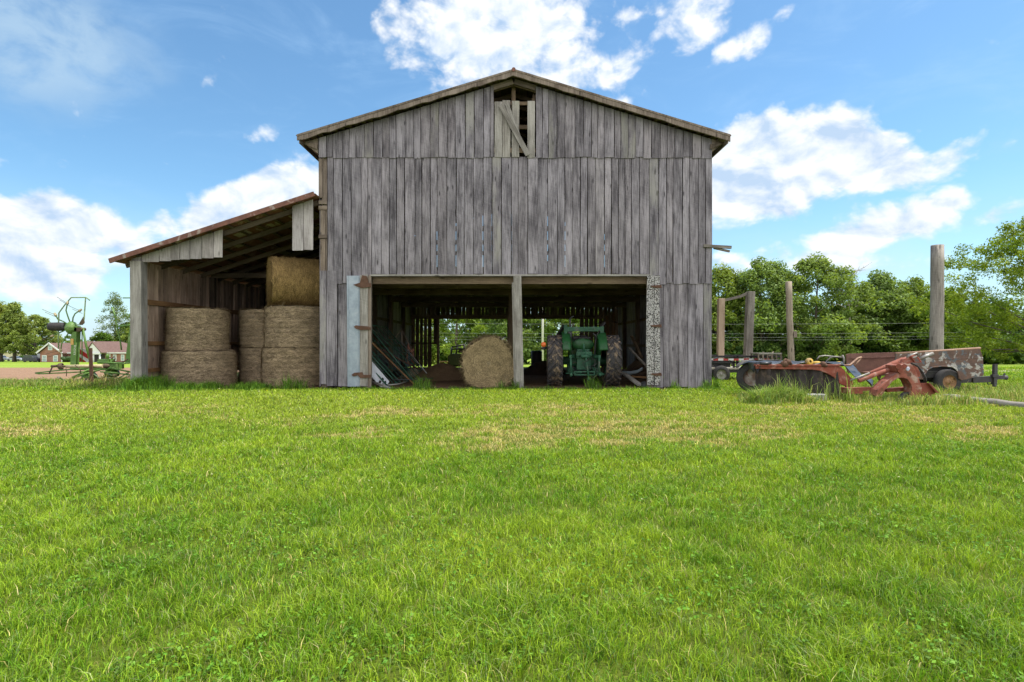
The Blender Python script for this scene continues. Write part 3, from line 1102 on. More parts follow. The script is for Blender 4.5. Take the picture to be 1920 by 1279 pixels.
# stub of broken rail through the side wall
b = MB()
b.bar(P(1319, 461, 17.37), P(1371, 464, 17.35), .09, .085)
b.bar(P(1338, 465, 17.45), P(1368, 471.5, 17.40), .07, .06)
b.build('broken_rail', W_LOG, barn)

# ------------------------------------------------------------------ lean-to
lean = None
LZ0, LZ1 = 3.83, 5.86


def lz(x):
    return LZ0 + (LZ1 - LZ0) * (x + 12.0) / (12.0 - 5.80)


b = MB()
b.sheet(lambda u, v: (-12.05 + 6.15 * u, YO + (YR + .3 - YO) * v, lz(-12.05 + 6.15 * u) + .07 + .012 * math.sin(u * 60)), 90, 20, thick=.02)
lean = b.build('lean_to', RUSTROOF, barn, label='lean-to with a rusty sheet roof and grey boards')
b = MB()
b.bar((-12.05, YO - .02, lz(-12.05) + .05), (-5.92, YO - .02, lz(-5.92) + .05), .05, .14)
b.build('roof_edge', RUSTROOF, lean)
b = MB()
x = -11.62
for w in (.3, .22, .33, .36, .27, .31, .36, .36, .28):
    zb = 3.86 + (x + 11.6) / 3.5 * .24
    siding(b, x, x + w, zb, lambda q: lz(q) + .02, YF - .03, wmin=w, wmax=w + .01, gap=(.014, .026), ragged=.012)
    x += w
b.build('fascia', W_LEAN, lean)
b = MB()
siding(b, -6.70, -6.37, 4.24, lambda q: lz(q) + .02, YF - .04, wmin=.4, wmax=.5, gap=(0, .01), tilt=.0)
siding(b, -6.36, -6.07, 4.28, lambda q: lz(q) + .02, YF - .04, wmin=.4, wmax=.5, gap=(0, .01), tilt=.0)
b.build('fascia_board', W_LEAN, lean)
b = MB()
b.bar((-11.41, YF + .02, 0), (-11.43, YF + .02, 3.9), .34, .3)
b.build('post', W_POST, lean)
b = MB()
siding(b, YF + .2, YR, .30, 3.95, 0, axis='y', const=-11.56, dirn=1, gap=(.004, .018))
b.build('side_wall', wood('brown_grey_siding', (.50, .37, .28), (.20, .14, .105), moss=0), lean)
b = MB()
for (z, h) in ((2.70, .16), (1.40, .13), (.55, .12)):
    b.box((-11.49, 25.4, z), (.06, 15.9, h))
b.build('rail', W_RAIL, lean)
b = MB()
b.sheet(lambda u, v: (-11.50 + .015 * math.sin(v * 150), YF + .2 + 6 * u, .02 + .32 * v), 4, 60)
b.build('metal_skirt', paint('grey_corrugated', (.13, .14, .15), (.09, .095, .10), metal=.2), lean)
b = MB()
siding(b, -11.5, XL, .05, lambda x: lz(x) - .05, YR, gap=(.004, .022))
b.build('rear_wall', W_DARK, lean)
b = MB()
for y in np.arange(17.55, 33.4, 1.2):
    b.bar((-11.9, y, lz(-11.9) - .07), (-5.98, y, lz(-5.98) - .07), .05, .15)
for x in np.arange(-11.4, -6.0, .55):
    b.bar((x, YO + .1, lz(x) + .035), (x, YR, lz(x) + .035), .17, .025)
for y in (21.7, 26, 30):
    b.box((-11.4, y, 1.95), (.18, .18, 3.9))
    b.box((-9.0, y + .1, 4.0), (5.0, .1, .18))
b.box((-8.9, 21.9, 2.35), (.07, .07, 4.7))
b.build('rafters', W_DARK, lean)
TIN = paint('bare_tin', (.40, .36, .28), (.30, .26, .2), rough=.7)
for k in range(26):
    x, y = random.uniform(-11, -6.4), random.uniform(18, 30)
    b = MB()
    b.box((x, y, lz(x) + .045), (random.uniform(.25, .6), random.uniform(.3, .9), .012), (0, -math.atan2(LZ1 - LZ0, 6.2), 0))
    b.build('tin_patch', TIN, lean)
# ================================================================== HAY
def haymat(name):
    m, t, b = newmat(name)
    c = nd(t, 'ShaderNodeAttribute', attribute_name='col').outputs['Color']
    oc = nd(t, 'ShaderNodeTexCoord').outputs['Object']
    f = NOISE(t, oc, 30, 6, .75)
    g = NOISE(t, oc, 4, 5, .65)
    k = M(t, 'ADD', SM(t, f, .3, .75, .55, 1.25), SM(t, g, .3, .7, -.18, .18))
    c = MIX(t, 1.0, c, nd(t, 'ShaderNodeCombineColor', {0: k, 1: k, 2: k}).outputs[0], 'MULTIPLY')
    t.links.new(c, b.inputs['Base Color'])
    b.inputs['Roughness'].default_value = .95
    b.inputs['Specular IOR Level'].default_value = .1
    bump(t, b, f, .8, .03)
    return m


HAY = haymat('hay')


def bale(name, r, h, colr, loc, label, group, axis='z', yaw=0.0, n=9000, sag=0.0, spiral=False, shag=1.0, seed=1, wrap=True):
    """round bale as one mesh: lumpy cylinder covered in loose straws. axis z = standing on its flat end"""
    g = np.random.default_rng(seed)
    nu, nv = 96, 26
    V, Fq, C = [], [], []
    prof = [(0, 0), (.5 * r, 0), (.82 * r, .0), (.95 * r, .03 * h)] + [(r, h * t) for t in np.linspace(.09, .91, nv)] + [(.95 * r, .97 * h), (.82 * r, h), (.5 * r, h), (0, h)]
    pr = np.array(prof)
    a = np.linspace(0, 2 * np.pi, nu, endpoint=False)
    PR, AA = np.meshgrid(np.arange(len(pr)), a, indexing='ij')
    rr, zz = pr[PR, 0], pr[PR, 1]
    band = np.sin(zz / h * np.pi * 17 + seed) * .014 * wrap
    lump = (fbm(AA * 3.0 + seed * 7, zz * 5.0, 71 + seed) - .5) * .09 + (fbm(np.cos(AA) * 9 + 30, zz * 16 + np.sin(AA) * 9, 75 + seed) - .5) * .05
    bulge = sag * np.sin(np.clip(1.15 - zz / h, 0, 1) * np.pi * .7)
    rr2 = rr * (1 + bulge) + np.where(rr > .6 * r, lump + band, 0)
    zz2 = zz + np.where(rr < .9 * r, (fbm(np.cos(AA) * rr * 4 + 60, np.sin(AA) * rr * 4 + 60, 77 + seed) - .5) * .07, 0)
    Vb = np.stack([np.cos(AA) * rr2, np.sin(AA) * rr2, zz2], -1)
    m = len(pr)
    i, j = np.meshgrid(np.arange(m - 1), np.arange(nu), indexing='ij')
    j2 = (j + 1) % nu
    Fb = np.stack([i * nu + j, i * nu + j2, (i + 1) * nu + j2, (i + 1) * nu + j], -1).reshape(-1, 4)
    Vb = Vb.reshape(-1, 3)
    tone = .85 + .3 * fbm(AA * 4 + seed, zz * 9, 81)
    stripe = 1 - .20 * (np.sin(zz / h * np.pi * 17 + seed) < -.3) * wrap
    Cb = np.array(colr)[None] * (tone * stripe).reshape(-1, 1) * .85
    # straws
    ns = int(n * .62)
    th, z = g.uniform(0, 2 * np.pi, ns), g.uniform(.02, .98, ns) * h
    bl = 1 + sag * np.sin(np.clip(1.15 - z / h, 0, 1) * np.pi * .7)
    R0 = r * bl * 1.0 + (fbm(th * 3.0 + seed * 7, z * 5, 71 + seed) - .5) * .09 + g.uniform(.0, .03, ns) * shag
    ln = g.uniform(.08, .30, ns)
    tilt = g.normal(0, .35, ns)
    lift = np.abs(g.normal(0, .03, ns)) * shag
    pos = np.stack([np.cos(th) * R0, np.sin(th) * R0, z], 1)
    tan = np.stack([-np.sin(th), np.cos(th), np.zeros(ns)], 1)
    out = np.stack([np.cos(th), np.sin(th), np.zeros(ns)], 1)
    up = np.array([[0, 0, 1.0]])
    d = tan * np.cos(tilt)[:, None] + up * np.sin(tilt)[:, None]
    p0, p1 = pos - d * ln[:, None] * .3, pos + d * ln[:, None] * .7 + out * lift[:, None] - out * (ln ** 2 / r * .25)[:, None]
    wv = np.cross(d, out)
    # straws of the flat ends, laid round and round
    ne = n - ns
    q = np.sqrt(g.uniform(.01, 1, ne)) * r
    th2 = g.uniform(0, 2 * np.pi, ne)
    top = g.random(ne) < .6
    ze = np.where(top, h + .01, -.01)
    pe = np.stack([np.cos(th2) * q, np.sin(th2) * q, ze], 1)
    te = th2 + np.pi / 2 + g.normal(0, .5, ne)
    de = np.stack([np.cos(te), np.sin(te), np.where(top, 1, -1) * np.abs(g.normal(0, .10, ne))], 1)
    le = g.uniform(.1, .34, ne)
    e0, e1 = pe - de * le[:, None] * .5, pe + de * le[:, None] * .5
    we = np.cross(de, np.array([[0, 0, 1.0]]))
    p0, p1, wv = np.concatenate([p0, e0]), np.concatenate([p1, e1]), np.concatenate([wv, we])
    wd = g.uniform(.003, .0075, n)[:, None]
    VS = np.stack([p0 - wv * wd, p0 + wv * wd, p1 + wv * wd * .5, p1 - wv * wd * .5], 1).reshape(-1, 3)
    zs_ = np.concatenate([z, np.zeros(ne)])
    sb = 1 - .16 * wrap * (np.sin(zs_ / h * np.pi * 17 + seed) < -.2)[:, None]
    CS = np.repeat(np.array(colr)[None] * sb * g.uniform(.6, 1.5, (n, 1)) * np.array([[1.0, .97, .9]]), 4, 0)
    FS = (np.arange(n) * 4)[:, None] + np.arange(4)[None] + len(Vb)
    V = np.concatenate([Vb, VS])
    if axis == 'y':
        V[:, 0] *= 1 + .27 * np.clip(-V[:, 1] / r, 0, 1) ** 1.6 - .05 * np.clip(V[:, 1] / r, 0, 1)
        V[:, 0] += (fbm(V[:, 1] * 2.2 + 9, V[:, 2] * 2.0, 97) - .5) * .24
        V[:, 1] += (fbm(V[:, 0] * 2.2 + 3, V[:, 2] * 2.0, 98) - .5) * .12 * (V[:, 1] > -.5)
    if axis == 'y':        # lying on its side, flat ends towards +-y
        V = np.stack([V[:, 0], h / 2 - V[:, 2], V[:, 1] + r], 1)
    elif axis == 'x':
        V = np.stack([V[:, 2] - h / 2, V[:, 1], V[:, 0] + r], 1)
    L = np.concatenate([Fb.ravel(), FS.ravel()])
    o = np_mesh(name, V, L, np.full(len(Fb) + n, 4), HAY, np.concatenate([Cb, CS]), loc=loc)
    me = o.data
    sm = np.zeros(len(me.polygons), bool)
    sm[:len(Fb)] = True
    me.polygons.foreach_set('use_smooth', sm)
    o.rotation_euler = (0, 0, yaw)
    tag(o, label, 'hay bale', group)
    return o


GR = 'round hay bales stacked in the lean-to'
HC = (.40, .315, .215)
bale('hay_bale', 1.03, 1.16, HC, (-10.40, 18.95, 0), 'sagging lower hay bale of the pair by the brown side wall', GR, sag=.05, seed=1, n=17000)
bale('hay_bale', .90, 1.40, (.41, .325, .22), (-10.46, 18.95, 1.14), 'upright hay bale stacked on the sagging one by the brown side wall', GR, seed=2, n=17000)
bale('hay_bale', .99, 1.27, (.385, .30, .20), (-7.16, 18.85, 0), 'bottom hay bale of the three high stack against the barn corner', GR, sag=.03, seed=3, n=16000)
bale('hay_bale', .96, 1.34, (.40, .315, .215), (-7.13, 18.85, 1.25), 'middle hay bale of the three high stack against the barn corner', GR, seed=4, n=16000)
bale('hay_bale', .80, 1.72, (.36, .25, .11), (-7.12, 18.85, 2.57), 'golden hay bale lying on its side on top of the tallest stack', GR, axis='x', yaw=R(28), seed=5, n=16000, wrap=False)
bale('hay_bale', .95, 1.25, HC, (-8.72, 20.4, 0), 'lower hay bale of the pair tucked behind the tallest stack', GR, seed=6)
bale('hay_bale', .95, 1.34, HC, (-8.70, 20.4, 1.24), 'upper hay bale of the pair tucked behind the tallest stack', GR, seed=7)
bale('hay_bale', .785, 1.25, (.335, .265, .155), (-.73, 18.55, -.02), 'shaggy round hay bale alone in the barn beside the centre post', None, axis='y', seed=8, n=26000, shag=2.2, wrap=False, sag=.0)

# ================================================================== THINGS IN THE BARN
GREEN_TUBE = paint('dark_green_tube', (.035, .11, .07), (.025, .075, .05), patch=(.15, .18, .16), psc=5, pth=(.6, .75), rough=.5)
gn = ['dark green tube gate panel touching the white plastic panel', 'middle dark green tube gate panel leaning in the barn', 'dark green tube gate panel under the rusty frame']
for k, (y0, y1, zt, xt, xb) in enumerate(((18.05, 19.9, 1.55, -5.3, -3.95), (18.7, 21.1, 1.95, -5.5, -3.75), (19.6, 22.6, 2.05, -5.0, -3.35))):
    g = thing('gate_panel', gn[k], 'gate', (xb, y0, 0), group='green gate panels leaning in the barn')
    b = MB()
    up = Vector((xt - xb, 0, zt - .05))
    e = Vector((xb, 0, .05))
    at = lambda u, y: e + up * u + Vector((0, y, 0))
    for u in (0, 1):
        b.tube([at(u, y0), at(u, y1)], .026, 6)
    for y in (y0, y1):
        b.tube([at(0, y), at(1, y)], .026, 6)
    b.build('frame', GREEN_TUBE, g)
    b = MB()
    for u in (.25, .5, .75):
        b.tube([at(u, y0), at(u, y1)], .014, 5)
    for y in np.linspace(y0, y1, 5)[1:-1]:
        b.tube([at(0, y), at(.28 if k else .6, y)], .012, 5)
        b.tube([at(.28, y + .06), at(1, y + .06)], .012, 5)
    b.build('rails', GREEN_TUBE, g)
    if k == 2:
        b = MB()
        b.tube([at(0, y0), at(1, y1)], .014, 5)
        b.tube([at(1, y0), at(0, y1)], .014, 5)
        b.build('brace', GREEN_TUBE, g)
b = MB()
b.bar((-5.15, 18.75, 1.95), (-3.35, 19.35, .02), .19, .04)
b.build('leaning_board', W_RAIL, loc=(-3.35, 19.3, 0), label='long brown board leaning over the green gate panels', cat='board')
WHITEP = paint('dull_white_plastic', (.50, .52, .55), (.42, .44, .47), rough=.5, grime=.25)
b = MB()
o, ex, ez = Vector((-4.62, 17.95, .62)), Vector((.62, .12, -.76)).normalized(), Vector((.35, .25, .55)).normalized()
W_, H_ = .88, .30
for (u0, u1, v0, v1) in ((0, .55, -.05, H_), (.55, W_, -.05, .02), (.55, W_, .10, .14), (.55, W_, .22, H_), (.55, .60, .02, .10), (.68, .73, .02, .10), (.81, W_, .02, .10), (.55, .62, .14, .22), (.70, .75, .14, .22), (.82, W_, .14, .22)):
    b.prism([(u0, v0), (u1, v0), (u1, v1), (u0, v1)], .02, o, (ex, ez, ex.cross(ez)))
b.prism([(0, -.05), (W_, -.05), (W_, -.02), (0, -.02)], .10, o, (ex, ez, ex.cross(ez)))
b.build('plastic_panel', WHITEP, loc=(-4.3, 18, 0), label='white plastic panel with square holes leaning inside the door jamb', cat='panel')
b = MB()
b.bar(P(700, 716, 18.0), P(735, 731, 17.25) + Vector((0, 0, .02)), .10, .05)
b.build('loose_plank', W_POST, loc=(-4, 17.5, 0), label='pale plank lying on the dirt by the door jamb', cat='plank')
# rusty pink frame like an inverted V
PINK = paint('faded_red_paint', (.42, .19, .14), (.34, .13, .09), rough=.8, patch=(.25, .15, .1), psc=4)
f = thing('implement_frame', 'faded red steel frame shaped like an inverted V behind the green panels', 'frame', tuple(P(760, 690, 23)))
b = MB()
b.tube([P(741, 634, 22.7), P(753, 618, 23), P(768, 648, 23), P(782, 681, 23.2)], .035, 6)
b.tube([P(753, 618, 23), P(756, 684, 23.4)], .03, 6)
b.build('frame_tube', W_TRIM, f)
b = MB()
b.tube([P(766, 644, 23), P(763, 672, 23), P(770, 690, 23)], .03, 6)
b.tube([P(766, 644, 23), P(775, 690, 23.1)], .025, 6)
b.bar(P(771, 660, 23), P(776, 655, 23), .12, .08)
b.tube([P(774, 656, 23), P(775, 680, 23)], .03, 6)
b.build('hitch', PINK, f)
# heap of dirt
b = MB()


def heap(cx, cy, rx, ry, h, seed, z0=0.0):
    def fn(u, v):
        a, q = u * 2 * math.pi, v
        k = 1 + .3 * (float(fbm(math.cos(a) * 1.5 + seed, math.sin(a) * 1.5 + seed, seed)) - .5)
        x, y = cx + math.cos(a) * q * rx * k, cy + math.sin(a) * q * ry * k
        return (x, y, z0 + h * (math.cos(q * math.pi) * .5 + .5) * (1 + .18 * (float(fbm(x * 3, y * 3, seed + 1)) - .5)) + .05 * (float(fbm(x * 7, y * 7, seed + 2)) - .5) - .02)
    return fn


b.sheet(heap(-2.75, 22.3, 1.55, 1.5, .66, 3), 60, 24)
b.build('dirt_heap', groundmat('heap_soil', [(.20, .135, .075), (.13, .085, .05), (.085, .055, .032)], 3, 25), loc=(-2.75, 22.3, 0), label='brown heap of loose dirt on the barn floor behind the bale', cat='dirt heap')
b = MB()
b.sheet(heap(-3.95, 22.9, .8, .9, .42, 9), 40, 14)
b.build('straw_litter', groundmat('litter', [(.42, .36, .26), (.30, .24, .16), (.2, .15, .09)], 5, 30), loc=(-3.95, 22.9, 0), label='low pale heap of litter under the rusty frame', cat='litter')
# black machine standing beyond the rear opening
g = thing('spreader', 'black wheeled machine with round cornered body beyond the rear opening', 'farm machine', tuple(P(862, 690, 36.5)))
b = MB()
Y = 36
pl = [P(x, y, Y) for x, y in ((839, 676), (840, 667), (846, 663.5), (876, 664), (900, 664), (902, 684), (846, 685), (840, 682))]
b.prism([(p.x, p.z) for p in pl], .9, (0, Y, 0))
b.build('body', BLACK, g)
b = MB()
for a, c in (((846, 664), (847, 651)), ((847, 651), (871, 646)), ((855, 664), (858, 650)), ((870, 664), (871, 646)), ((846, 655), (880, 654)), ((880, 664), (880, 654))):
    b.tube([P(*a, Y + .2), P(*c, Y + .2)], .06, 6)
b.box(P(870, 657, Y + .4), (.7, .3, .3))
b.build('rack', BLACK, g)
for x in (856, 890):
    b = MB()
    c = P(x, 683, Y + .45)
    b.lathe([(.05, -.12), (.22, -.12), (.27, -.06), (.27, .06), (.22, .12), (.05, .12)], c, (0, 1, 0), 18)
    b.build('wheel', RUBBER, g)
b = MB()
c = P(833, 680, 36)
b.box(c + Vector((0, 0, .05)), (.5, .35, .06))
for sx_ in (-.2, .2):
    b.box(c + Vector((sx_, 0, -.2)), (.05, .3, .45))
b.build('wooden_stool', W_RAIL, loc=tuple(c - Vector((0, 0, .4))), label='small tan wooden stand beside the black machine behind the barn', cat='stand')
b = MB()
c = P(1006, 676, 31.5)
b.lathe([(.0, 0), (.30, 0), (.31, .03), (.30, .3), (.31, .32), (.30, .6), (.31, .9), (.27, .95), (0, .95)], Vector((c.x, c.y, .05)), (0, 0, 1), 20)
b.build('drum', BLACK, loc=(c.x, c.y, 0), label='black drum standing on the barn floor beside the tractor lamp', cat='drum')
b = MB()
b.sheet(heap(1.5, 26.5, 1.6, 2.2, .62, 15), 40, 16)
b.build('manure_heap', groundmat('dark_soil', [(.07, .045, .03), (.05, .033, .022), (.035, .023, .016)], 3, 25), loc=(1.5, 26.5, 0), label='dark low heap on the floor beyond the tractor', cat='dirt heap')
PIPE = paint('grey_pipe', (.26, .27, .26), (.17, .17, .16), metal=.3, grime=.4)
pn = ['thin pale pipe leaning over the dirt heap from the green panels', 'thin rusty pipe crossing behind the leaning brown board', 'thin dark pipe lying before the dirt heap', 'short pale stick on the dirt beside the white plastic panel']
for lb, p0, p1, mt in ((pn[0], P(752, 640, 21.5), P(800, 700, 20.6), PIPE), (pn[1], P(716, 655, 19.6), P(790, 694, 20.5), RUST), (pn[2], P(735, 712, 18.6), P(812, 709, 19.4), BLACK), (pn[3], P(728, 722, 17.9), P(762, 716, 18.8), W_POST)):
    b = MB()
    b.tube([p0, p0.lerp(p1, .5) + Vector((0, 0, -.03)), p1], .022, 6)
    b.build('loose_pipe', mt, loc=tuple(p1), label=lb, cat='pipe', group='loose pipes in the bay with the bale')
# right hand bay: boards, gutter, pole, pipe
b = MB()
b.bar(P(1180, 653, 20.5), P(1215, 690, 18.6), .07, .045)
b.build('leaning_pole', W_LOG, loc=(4.6, 19.5, 0), label='pale pole leaning inside the barn by the speckled door', cat='pole')
b = MB()
pts = [P(1169, 701, 19.5), P(1183, 702, 19.3), P(1197, 699, 19.1), P(1205, 694, 19.0)]
b.sheet(lambda u, v: pts[0].lerp(pts[1], u * 3) + Vector((0, (v - .5) * .12, .05 * (v - .5) ** 2 * 8)) if u < 1 / 3 else (pts[1].lerp(pts[2], u * 3 - 1) if u < 2 / 3 else pts[2].lerp(pts[3], u * 3 - 2)) + Vector((0, (v - .5) * .12, .05 * (v - .5) ** 2 * 8)), 12, 6, thick=.07)
b.build('gutter_piece', GALV, loc=(4.2, 19.3, 0), label='curved pale metal gutter piece between the tractor tyre and the speckled door', cat='gutter')
bl = ['grey board slanting to the floor beside the tractor tyre', 'reddish board lying behind the slanting grey one', 'dark board propped on the side wall of the barn']
for lb, p0, p1, w, mt in ((bl[0], P(1168, 699, 19.4), P(1200, 722, 18.1), .17, W_POST), (bl[1], P(1186, 706, 19.2), P(1216, 708, 18.9), .15, W_RAIL), (bl[2], P(1184, 630, 24), P(1204, 672, 23.5), .14, W_BROWN)):
    b = MB()
    b.bar(p0, p1, w, .05)
    b.build('loose_board', mt, loc=tuple(p1), label=lb, cat='board', group='loose boards in the right bay')
b = MB()
c0, c1 = P(1206, 721, 18.2), P(1225, 727, 17.55)
b.tube([c0.lerp(c1, k / 10) for k in range(11)], [.10 + .012 * (k % 2) for k in range(11)], 14, cap=False)
b.tube([c0.lerp(c1, k / 10) for k in range(11)], [.085] * 11, 14, cap=True)
b.build('drain_pipe', paint('grey_black_pipe', (.10, .105, .11), (.03, .03, .032), rough=.5), loc=tuple(c1), label='short grey ribbed pipe lying at the foot of the speckled door', cat='pipe')
g = thing('timber_stack', 'upright brown timbers and poles bundled beyond the muddy tractor tyre', 'timber', tuple(P(1145, 688, 29)))
for (x, w, yt, mt) in ((1138, 6, 592, W_RAIL), (1145, 5, 590, W_BEAM), (1150, 6, 586, W_RAIL), (1156, 4, 580, W_BROWN)):
    b = MB()
    b.bar(P(x, 690, 28.8), P(x, yt, 29), w * .027, .1)
    b.build('timber', mt, g)
b = MB()
for k in range(14):
    x, y = random.uniform(1124, 1152), random.uniform(584, 606)
    b.tube([P(x, y, 28.5), P(x + random.uniform(-14, 14), y + random.uniform(-10, 34), 28.6)], .025, 5)
b.build('branches', W_BROWN, g)
b = MB()
b.sheet(heap(5.0, 22.5, .9, 1.9, .75, 19), 40, 16)
b.build('rubbish_heap', groundmat('dark_clutter', [(.10, .07, .045), (.06, .042, .03), (.04, .028, .02)], 4, 20), loc=(5, 22.5, 0), label='dark heap of scrap along the barn wall beyond the leaning pole', cat='scrap heap')

# ================================================================== TRACTOR  (origin under the rear axle, nose towards +y)
TGREEN = paint('tractor_green', (.012, .080, .020), (.010, .055, .016), patch=(.03, .07, .035), psc=4, pth=(.5, .7), rough=.45, grime=.35, gcol=(.05, .045, .03))
TPALE = paint('worn_blue_green', (.026, .10, .055), (.016, .065, .036), patch=(.10, .10, .08), psc=5, pth=(.55, .7), rough=.55, grime=.3)
MUDTYRE = paint('muddy_tyre', (.045, .045, .05), (.035, .034, .036), patch=(.24, .18, .12), psc=5, pth=(.48, .64), rough=.95, grime=.6, gcol=(.17, .13, .09))
TX, TY = 2.33, 18.72
tr = thing('tractor', 'old green farm tractor with muddy rear tyres parked nose inward', 'tractor', (TX, TY, 0), (0, 0, R(-2)))
TM = WM['tractor']
T = lambda x, y, z: TM @ Vector((x, y, z))


def tyre(parent, cx, r, w, lugs, name='rear_wheel', y0=0.0, muddy=True):
    c = T(cx, y0, r)
    ax = (TM.to_3x3() @ Vector((1, 0, 0)))
    hw = w / 2
    b = MB()
    rim = r * .55
    b.lathe([(rim, -hw * .8), (r * .75, -hw * 1.04), (r * .90, -hw * .98), (r * .955, -hw * .8), (r * .965, 0), (r * .955, hw * .8), (r * .90, hw * .98), (r * .75, hw * 1.04), (rim, hw * .8)], c, ax, 48)
    n = lugs
    for s in (-1, 1):
        for k in range(n):
            a0 = 2 * math.pi * (k + (.5 if s > 0 else 0)) / n
            pts = []
            for q, da in ((.04, 0), (.5, .20), (1.0, .36)):
                a = a0 - da * s * 0 + da
                pts.append((q, a))
            for (q0, a), (q1, a2) in zip(pts[:-1], pts[1:]):
                V = []
                for (qq, aa, rr) in ((q0, a, 1.01), (q1, a2, 1.0)):
                    for dw in (-.055, .055):
                        for rad in (rr * r, r * .93):
                            an = aa + dw
                            loc = Vector((s * qq * hw, math.cos(an) * rad, math.sin(an) * rad))
                            V.append(c + TM.to_3x3() @ loc)
                b.add(V, [(0, 2, 6, 4), (1, 5, 7, 3), (0, 4, 5, 1), (2, 3, 7, 6), (0, 1, 3, 2), (4, 6, 7, 5)])
    w_ = b.build(name, MUDTYRE, parent)
    b = MB()
    b.lathe([(rim * 1.02, -hw * .78), (rim * .9, -hw * .5), (rim * .88, 0), (rim * .35, hw * .1), (.09, hw * .15), (.0, hw * .16)], c, ax if cx > 0 else -ax, 32)
    b.build('rim', TPALE, w_)
    return w_


tyre(tr, -.93, .835, .47, 20)
tyre(tr, .93, .835, .47, 20)
for s in (-1, 1):
    tyre(tr, s * .62, .42, .22, 16, 'front_wheel', 2.35)
# fenders: shells over the inner half of the tyres
for s in (-1, 1):
    b = MB()

    def fen(u, v, s=s):
        a = R(22 + 100 * u)
        x = s * (.44 + .27 * v)
        rr = .93 - .05 * (1 - v) ** 2
        return T(x, -math.cos(a) * rr, .835 + math.sin(a) * rr)
    b.sheet(fen, 20, 5, thick=.02 * s)
    b.prism([(-math.cos(R(22 + 10 * k)) * .9, .835 + math.sin(R(22 + 10 * k)) * .9) for k in range(11)] + [(.3, .9), (-.45, .75)], .02, T(s * .47, 0, 0), (TM.to_3x3() @ Vector((0, 1, 0)), Vector((0, 0, 1)), TM.to_3x3() @ Vector((1, 0, 0))))
    b.build('fender', TGREEN, tr)
# body
b = MB()
b.box(T(0, .55, .98), (.42, 1.5, .46), (0, 0, R(-2)))
b.box(T(0, 1.9, 1.02), (.40, 1.4, .42), (0, 0, R(-2)))
b.cyl(T(-.75, 0, .835), T(.75, 0, .835), .13, n=16)
b.cyl(T(-.45, 0, .835), T(-.2, 0, .835), .22, n=16)
b.cyl(T(.2, 0, .835), T(.45, 0, .835), .22, n=16)
b.box(T(0, -.15, .82), (.46, .5, .55), (0, 0, R(-2)))
b.box(T(0, -.36, 1.06), (.52, .22, .14), (0, 0, R(-2)))
for s in (-1, 1):
    b.cyl(T(s * .20, -.42, .98), T(s * .20, -.28, .98), .07, n=12)
    b.box(T(s * .40, .1, .62), (.22, .35, .36), (0, 0, R(-2)))
b.build('transmission', TPALE, tr, bevel=.02)
b = MB()
b.box(T(0, 2.2, 1.38), (.52, 1.75, .46), (0, 0, R(-2)))
b.box(T(0, 3.15, 1.12), (.50, .25, .8), (0, 0, R(-2)))
b.box(T(0, 1.25, 1.42), (.46, .25, .5), (0, 0, R(-2)))
b.build('hood', TGREEN, tr, bevel=.06)
b = MB()
b.cyl(T(-.28, 2.0, 1.5), T(-.28, 2.0, 1.98), .085, n=14)
b.cyl(T(-.28, 2.0, 1.98), T(-.28, 2.0, 2.32), .035, n=10)
b.tube([T(-.30, 2.0, 2.30), T(-.16, 2.0, 2.40)], .07, 8, flat=.3)
b.build('exhaust', paint('grey_exhaust', (.24, .25, .26), (.15, .15, .15), metal=.3), tr)
# seat: wide steel shell
b = MB()
b.ball(T(0, -.12, 1.36), (.37, .10, .20), 20, 10)
b.box(T(0, .12, 1.22), (.52, .42, .10), (0, 0, R(-2)))
b.build('seat', TGREEN, tr, bevel=.03)
b = MB()
b.box(T(-.02, .14, 1.58), (.62, .14, .07), (0, 0, R(-2)))
b.build('seat_back', BLACK, tr, bevel=.02)
b = MB()
b.box(T(.0, .9, 1.50), (.5, .12, .34), (0, 0, R(-2)))
b.build('dashboard', BLACK, tr, bevel=.02)
b = MB()
b.lathe([(.20, 0), (.215, .012), (.20, .024), (.19, .012)], T(-.03, .62, 1.66), (0, -.55, .84), 28, closed=True)
for a in (0, 2.1, 4.2):
    b.tube([T(-.03, .62, 1.67), T(-.03 + .2 * math.cos(a), .62 + .16 * math.sin(a), 1.67 + .11 * math.sin(a))], .012, 5)
b.tube([T(-.03, .62, 1.66), T(-.02, .95, 1.45)], .02, 6)
b.build('steering_wheel', BLACK, tr)
# cross bar on two uprights behind the driver
b = MB()
b.box(T(0, -.22, 1.86), (1.12, .10, .15), (0, 0, R(-2)))
b.box(T(-.58, -.22, 1.72), (.11, .12, .56), (0, 0, R(-2)))
b.box(T(.60, -.20, 1.84), (.12, .14, .22), (0, 0, R(-2)))
b.box(T(.58, -.2, 1.58), (.06, .1, .36), (0, 0, R(-2)))
b.build('cross_bar', TPALE, tr, bevel=.012)
b = MB()
b.bar(T(-.62, -.15, 1.98), T(-.98, .25, 1.40), .14, .05)
b.build('side_brace', BLACK, tr)
b = MB()
b.bar(T(.58, -.15, 1.95), T(.70, -.1, 2.08), .12, .05)
b.build('side_brace', BLACK, tr)
b = MB()
b.tube([T(.52, -.25, 1.84), T(.40, -.3, 1.6), T(.36, -.32, 1.2), T(.34, -.4, .95)], .022, 6)
b.tube([T(.30, -.3, 1.72), T(.38, -.34, 1.66), T(.44, -.3, 1.5)], .03, 6)
b.build('levers', BLACK, tr)
b = MB()
b.tube([T(-1.02, -.35, 1.24), T(-1.24, -.45, 1.26)], .03, 6)
b.ball(T(-1.30, -.48, 1.24), (.09, .06, .05), 10, 6)
lamp = b.build('lamp_bracket', BLACK, tr)
b = MB()
b.lathe([(0, -.03), (.075, -.03), (.085, 0), (.075, .03), (0, .035)], T(-1.30, -.50, 1.36), (0, -1, 0), 16)
